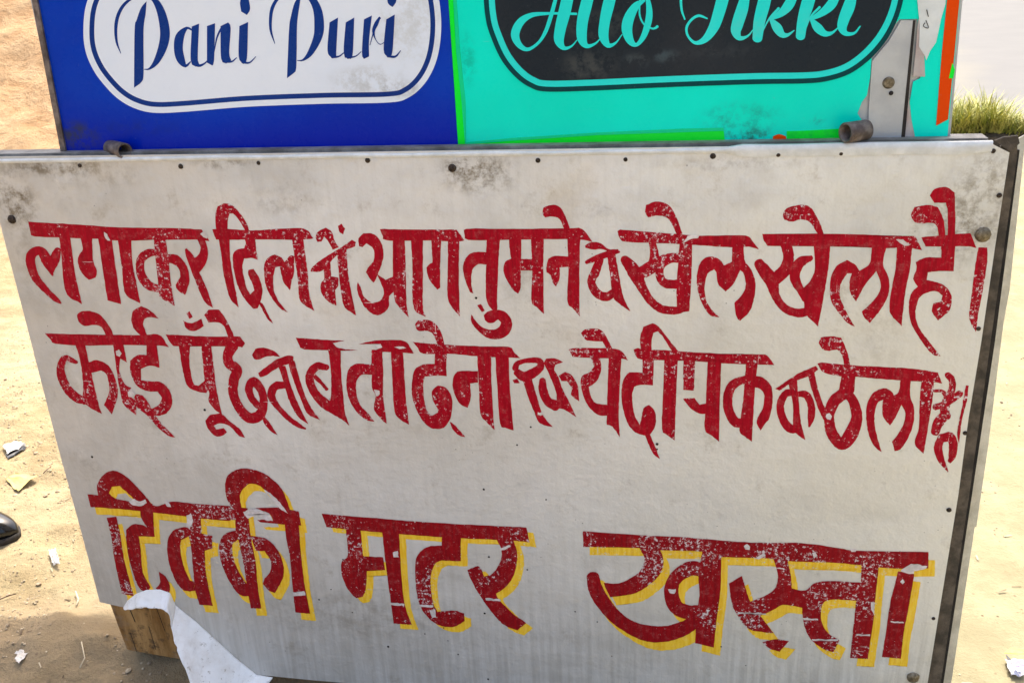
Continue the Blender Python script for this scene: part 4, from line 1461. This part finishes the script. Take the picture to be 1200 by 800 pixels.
M['scrapwhite'] = simple('white_scrap', (0.45, 0.41, 0.36), (0.66, 0.63, 0.58), 0.6, 0, 30)
M['scrapgrey'] = simple('grey_scrap', (0.20, 0.19, 0.19), (0.50, 0.48, 0.48), 0.5, 0, 40)
M['scrapyellow'] = simple('yellowed_paper', (0.38, 0.30, 0.09), (0.46, 0.38, 0.14), 0.7, 0, 30)
M['black'] = simple('black_plastic', (0.010, 0.010, 0.012), (0.02, 0.02, 0.022), 0.35, 0, 30)
M['foil'] = simple('silver_foil', (0.45, 0.44, 0.52), (0.85, 0.84, 0.88), 0.25, 0.6, 60, 0.5, 0.003)
M['violet'] = simple('violet_print', (0.14, 0.11, 0.30), (0.25, 0.20, 0.42), 0.4, 0, 60)
M['lemon'] = simple('lemon_print', (0.72, 0.66, 0.03), (0.82, 0.76, 0.06), 0.4, 0, 60)
crumple('paper_scrap', 'grey and white crumpled scrap on sand at left edge, highest of the litter', 'litter', ((2, 517), (20, 511), (29, 516), (8, 527)), M['scrapwhite'], seed=1, fold=0.02)
crumple('plastic_scrap', 'thin black plastic scrap tucked under the crumpled scrap at left edge', 'litter', ((4, 526), (26, 516), (29, 519), (8, 532)), M['black'], seed=2, fold=0.010)
crumple('paper_scrap', 'yellowed paper scrap lying on sand above the black shoe', 'litter', ((4, 556), (18, 550), (43, 553), (20, 571)), M['scrapyellow'], seed=3)
crumple('paper_scrap', 'small white torn scrap on sand right of the black shoe', 'litter', ((56, 642), (64, 640), (70, 658), (60, 656)), M['scrapwhite'], seed=4, fold=0.018)
crumple('paper_scrap', 'white triangular scrap on dark earth at the bottom left', 'litter', ((20, 764), (39, 761), (24, 778), (19, 776)), M['scrapwhite'], seed=6, fold=0.008)
wr = crumple('snack_wrapper', 'silver and yellow snack wrapper on pale ground at the bottom right', 'wrapper', ((1178, 766), (1200, 768), (1204, 786), (1186, 786)), M['foil'], seed=8, fold=0.016)


def wstrip(pts, mat, nm, z):
    c = Vector(wr.location)
    V = [gr(x, y, 0.012) - Vector((c.x, c.y, 0)) for x, y in pts]
    V = [Vector((v.x, v.y, z)) for v in V]
    V2 = [v - Vector((0, 0, 0.001)) for v in V]
    n = len(V)
    mesh_obj(nm, V + V2, [tuple(range(n)), tuple(range(2 * n - 1, n - 1, -1))] + [(i, n + i, n + (i + 1) % n, (i + 1) % n) for i in range(n)], mat, wr)


wstrip(((1176, 768), (1184, 762), (1204, 764), (1204, 769), (1190, 769)), M['lemon'], 'yellow_band', 0.026)
wstrip(((1178, 770), (1184, 776), (1180, 777)), M['black'], 'black_tab', 0.027)
wstrip(((1186, 778), (1200, 777), (1200, 783), (1190, 785)), M['violet'], 'violet_band', 0.027)


def twig(label, pts, r, mat):
    V, F = [], []
    P = [gr(x, y) for x, y in pts]
    c = P[0].copy()
    for i, p in enumerate(P):
        p.z = gz(p.x, p.y) + 0.006 + 0.002 * i
        for k in range(6):
            a = k * math.pi / 3
            V.append((p.x - c.x + r * math.cos(a), p.y - c.y + 0.3 * r * math.cos(a), p.z + r * math.sin(a)))
    for i in range(len(P) - 1):
        for k in range(6):
            a, b = i * 6 + k, i * 6 + (k + 1) % 6
            F.append((a, b, b + 6, a + 6))
    F += [tuple(range(5, -1, -1)), tuple(range(len(V) - 6, len(V)))]
    o = mesh_obj('twig', V, F, mat, None, True)
    o.location = (c.x, c.y, 0)
    tag(o, label, 'twig')


M['twigp'] = simple('pale_twig', (0.45, 0.38, 0.26), (0.58, 0.50, 0.36), 0.8, 0, 60)
M['twigd'] = simple('dark_twig', (0.12, 0.07, 0.05), (0.22, 0.14, 0.10), 0.8, 0, 60)
twig('pale dry straw standing out on sand left of the wooden leg', ((90, 712), (92, 702), (89, 694)), 0.0018, M['twigp'])
twig('thin dark twig on sand at the left edge below the shoe', ((0, 702), (10, 698), (19, 697)), 0.0015, M['twigd'])
twig('short dark straw on sand right of the yellowed paper', ((50, 552), (60, 548)), 0.0014, M['twigd'])
twig('pale straw on dark earth nearest the wooden leg', ((100, 768), (102, 780), (96, 790)), 0.0014, M['twigp'])

# ------------------------------------------------------------------ shoe
M['leather'] = NT('black_polished_leather').set((0.005, 0.005, 0.006), 0.2, 0, None, 0.45, 0.25)
M['sole'] = simple('worn_rubber_sole', (0.012, 0.011, 0.010), (0.05, 0.042, 0.035), 0.8, 0, 80)
tip = gr(23, 628)
shoe = thing('shoe', 'black shiny leather shoe, its toe entering at the left edge of the photo', 'shoe', (tip.x - 0.14, tip.y - 0.005, gz(tip.x, tip.y)))


def shoe_section(t):
    """t 0 heel .. 1 toe: half width, height, centre shift"""
    w_ = 0.034 + 0.014 * math.sin(min(1, t * 1.25) * math.pi * 0.75)
    w_ *= (1 - max(0, t - 0.78) / 0.22 * 0.45) if t > 0.78 else 1
    hh = 0.085 - 0.045 * max(0, min(1, (t - 0.25) / 0.55)) ** 0.8
    if t > 0.8:
        hh *= 1 - 0.25 * ((t - 0.8) / 0.2)
    return w_, hh


def shoe_part(name, mat, z0, up):
    V, F = [], []
    seg, N_ = 20, 30
    for i in range(N_ + 1):
        t = i / N_
        x = -0.14 + 0.28 * t
        w_, hh = shoe_section(t)
        e = math.sqrt(max(0.0, 1 - (abs(2 * t - 1)) ** 6))
        w_ *= max(e, 0.03)
        for k in range(seg):
            a = 2 * math.pi * k / seg
            if up:
                cy, sz = math.cos(a), math.sin(a)
                y = w_ * (1 if cy > 0 else -1) * abs(cy) ** 0.8
                z = z0 + (hh * max(e, 0.1)) * (sz if sz > 0 else 0) ** 0.8 if sz > 0 else z0
                if t < 0.36 and sz > 0.75:
                    z -= 0.018
            else:
                y = (w_ + 0.004) * math.cos(a)
                z = 0.0 if math.sin(a) < 0 else 0.014
                z += (0.006 if (0.25 < t < 0.45 and z == 0.0) else 0)
            V.append((x, y, z))
    for i in range(N_):
        for k in range(seg):
            a, b = i * seg + k, i * seg + (k + 1) % seg
            F.append((a, b, b + seg, a + seg))
    F += [tuple(range(seg - 1, -1, -1)), tuple(range(len(V) - seg, len(V)))]
    o = mesh_obj(name, V, F, mat, shoe, True)
    return o


shoe_part('sole', M['sole'], 0, False)
up = shoe_part('upper', M['leather'], 0.0145, True)
for k in range(4):
    bm = bmesh.new()
    x = -0.035 + k * 0.018
    z = 0.0145 + 0.085 - 0.045 * max(0, min(1, ((x + 0.14) / 0.28 - 0.25) / 0.55)) ** 0.8
    box(bm, x - 0.002, x + 0.002, -0.018, 0.018, z - 0.003, z + 0.002, 0.001)
    bm_obj('lace', bm, M['black'], shoe)
shoe.rotation_euler = (0, 0, math.radians(4))
shoe.scale = (1.18, 1.3, 1.3)
shoe.location.x -= 0.03
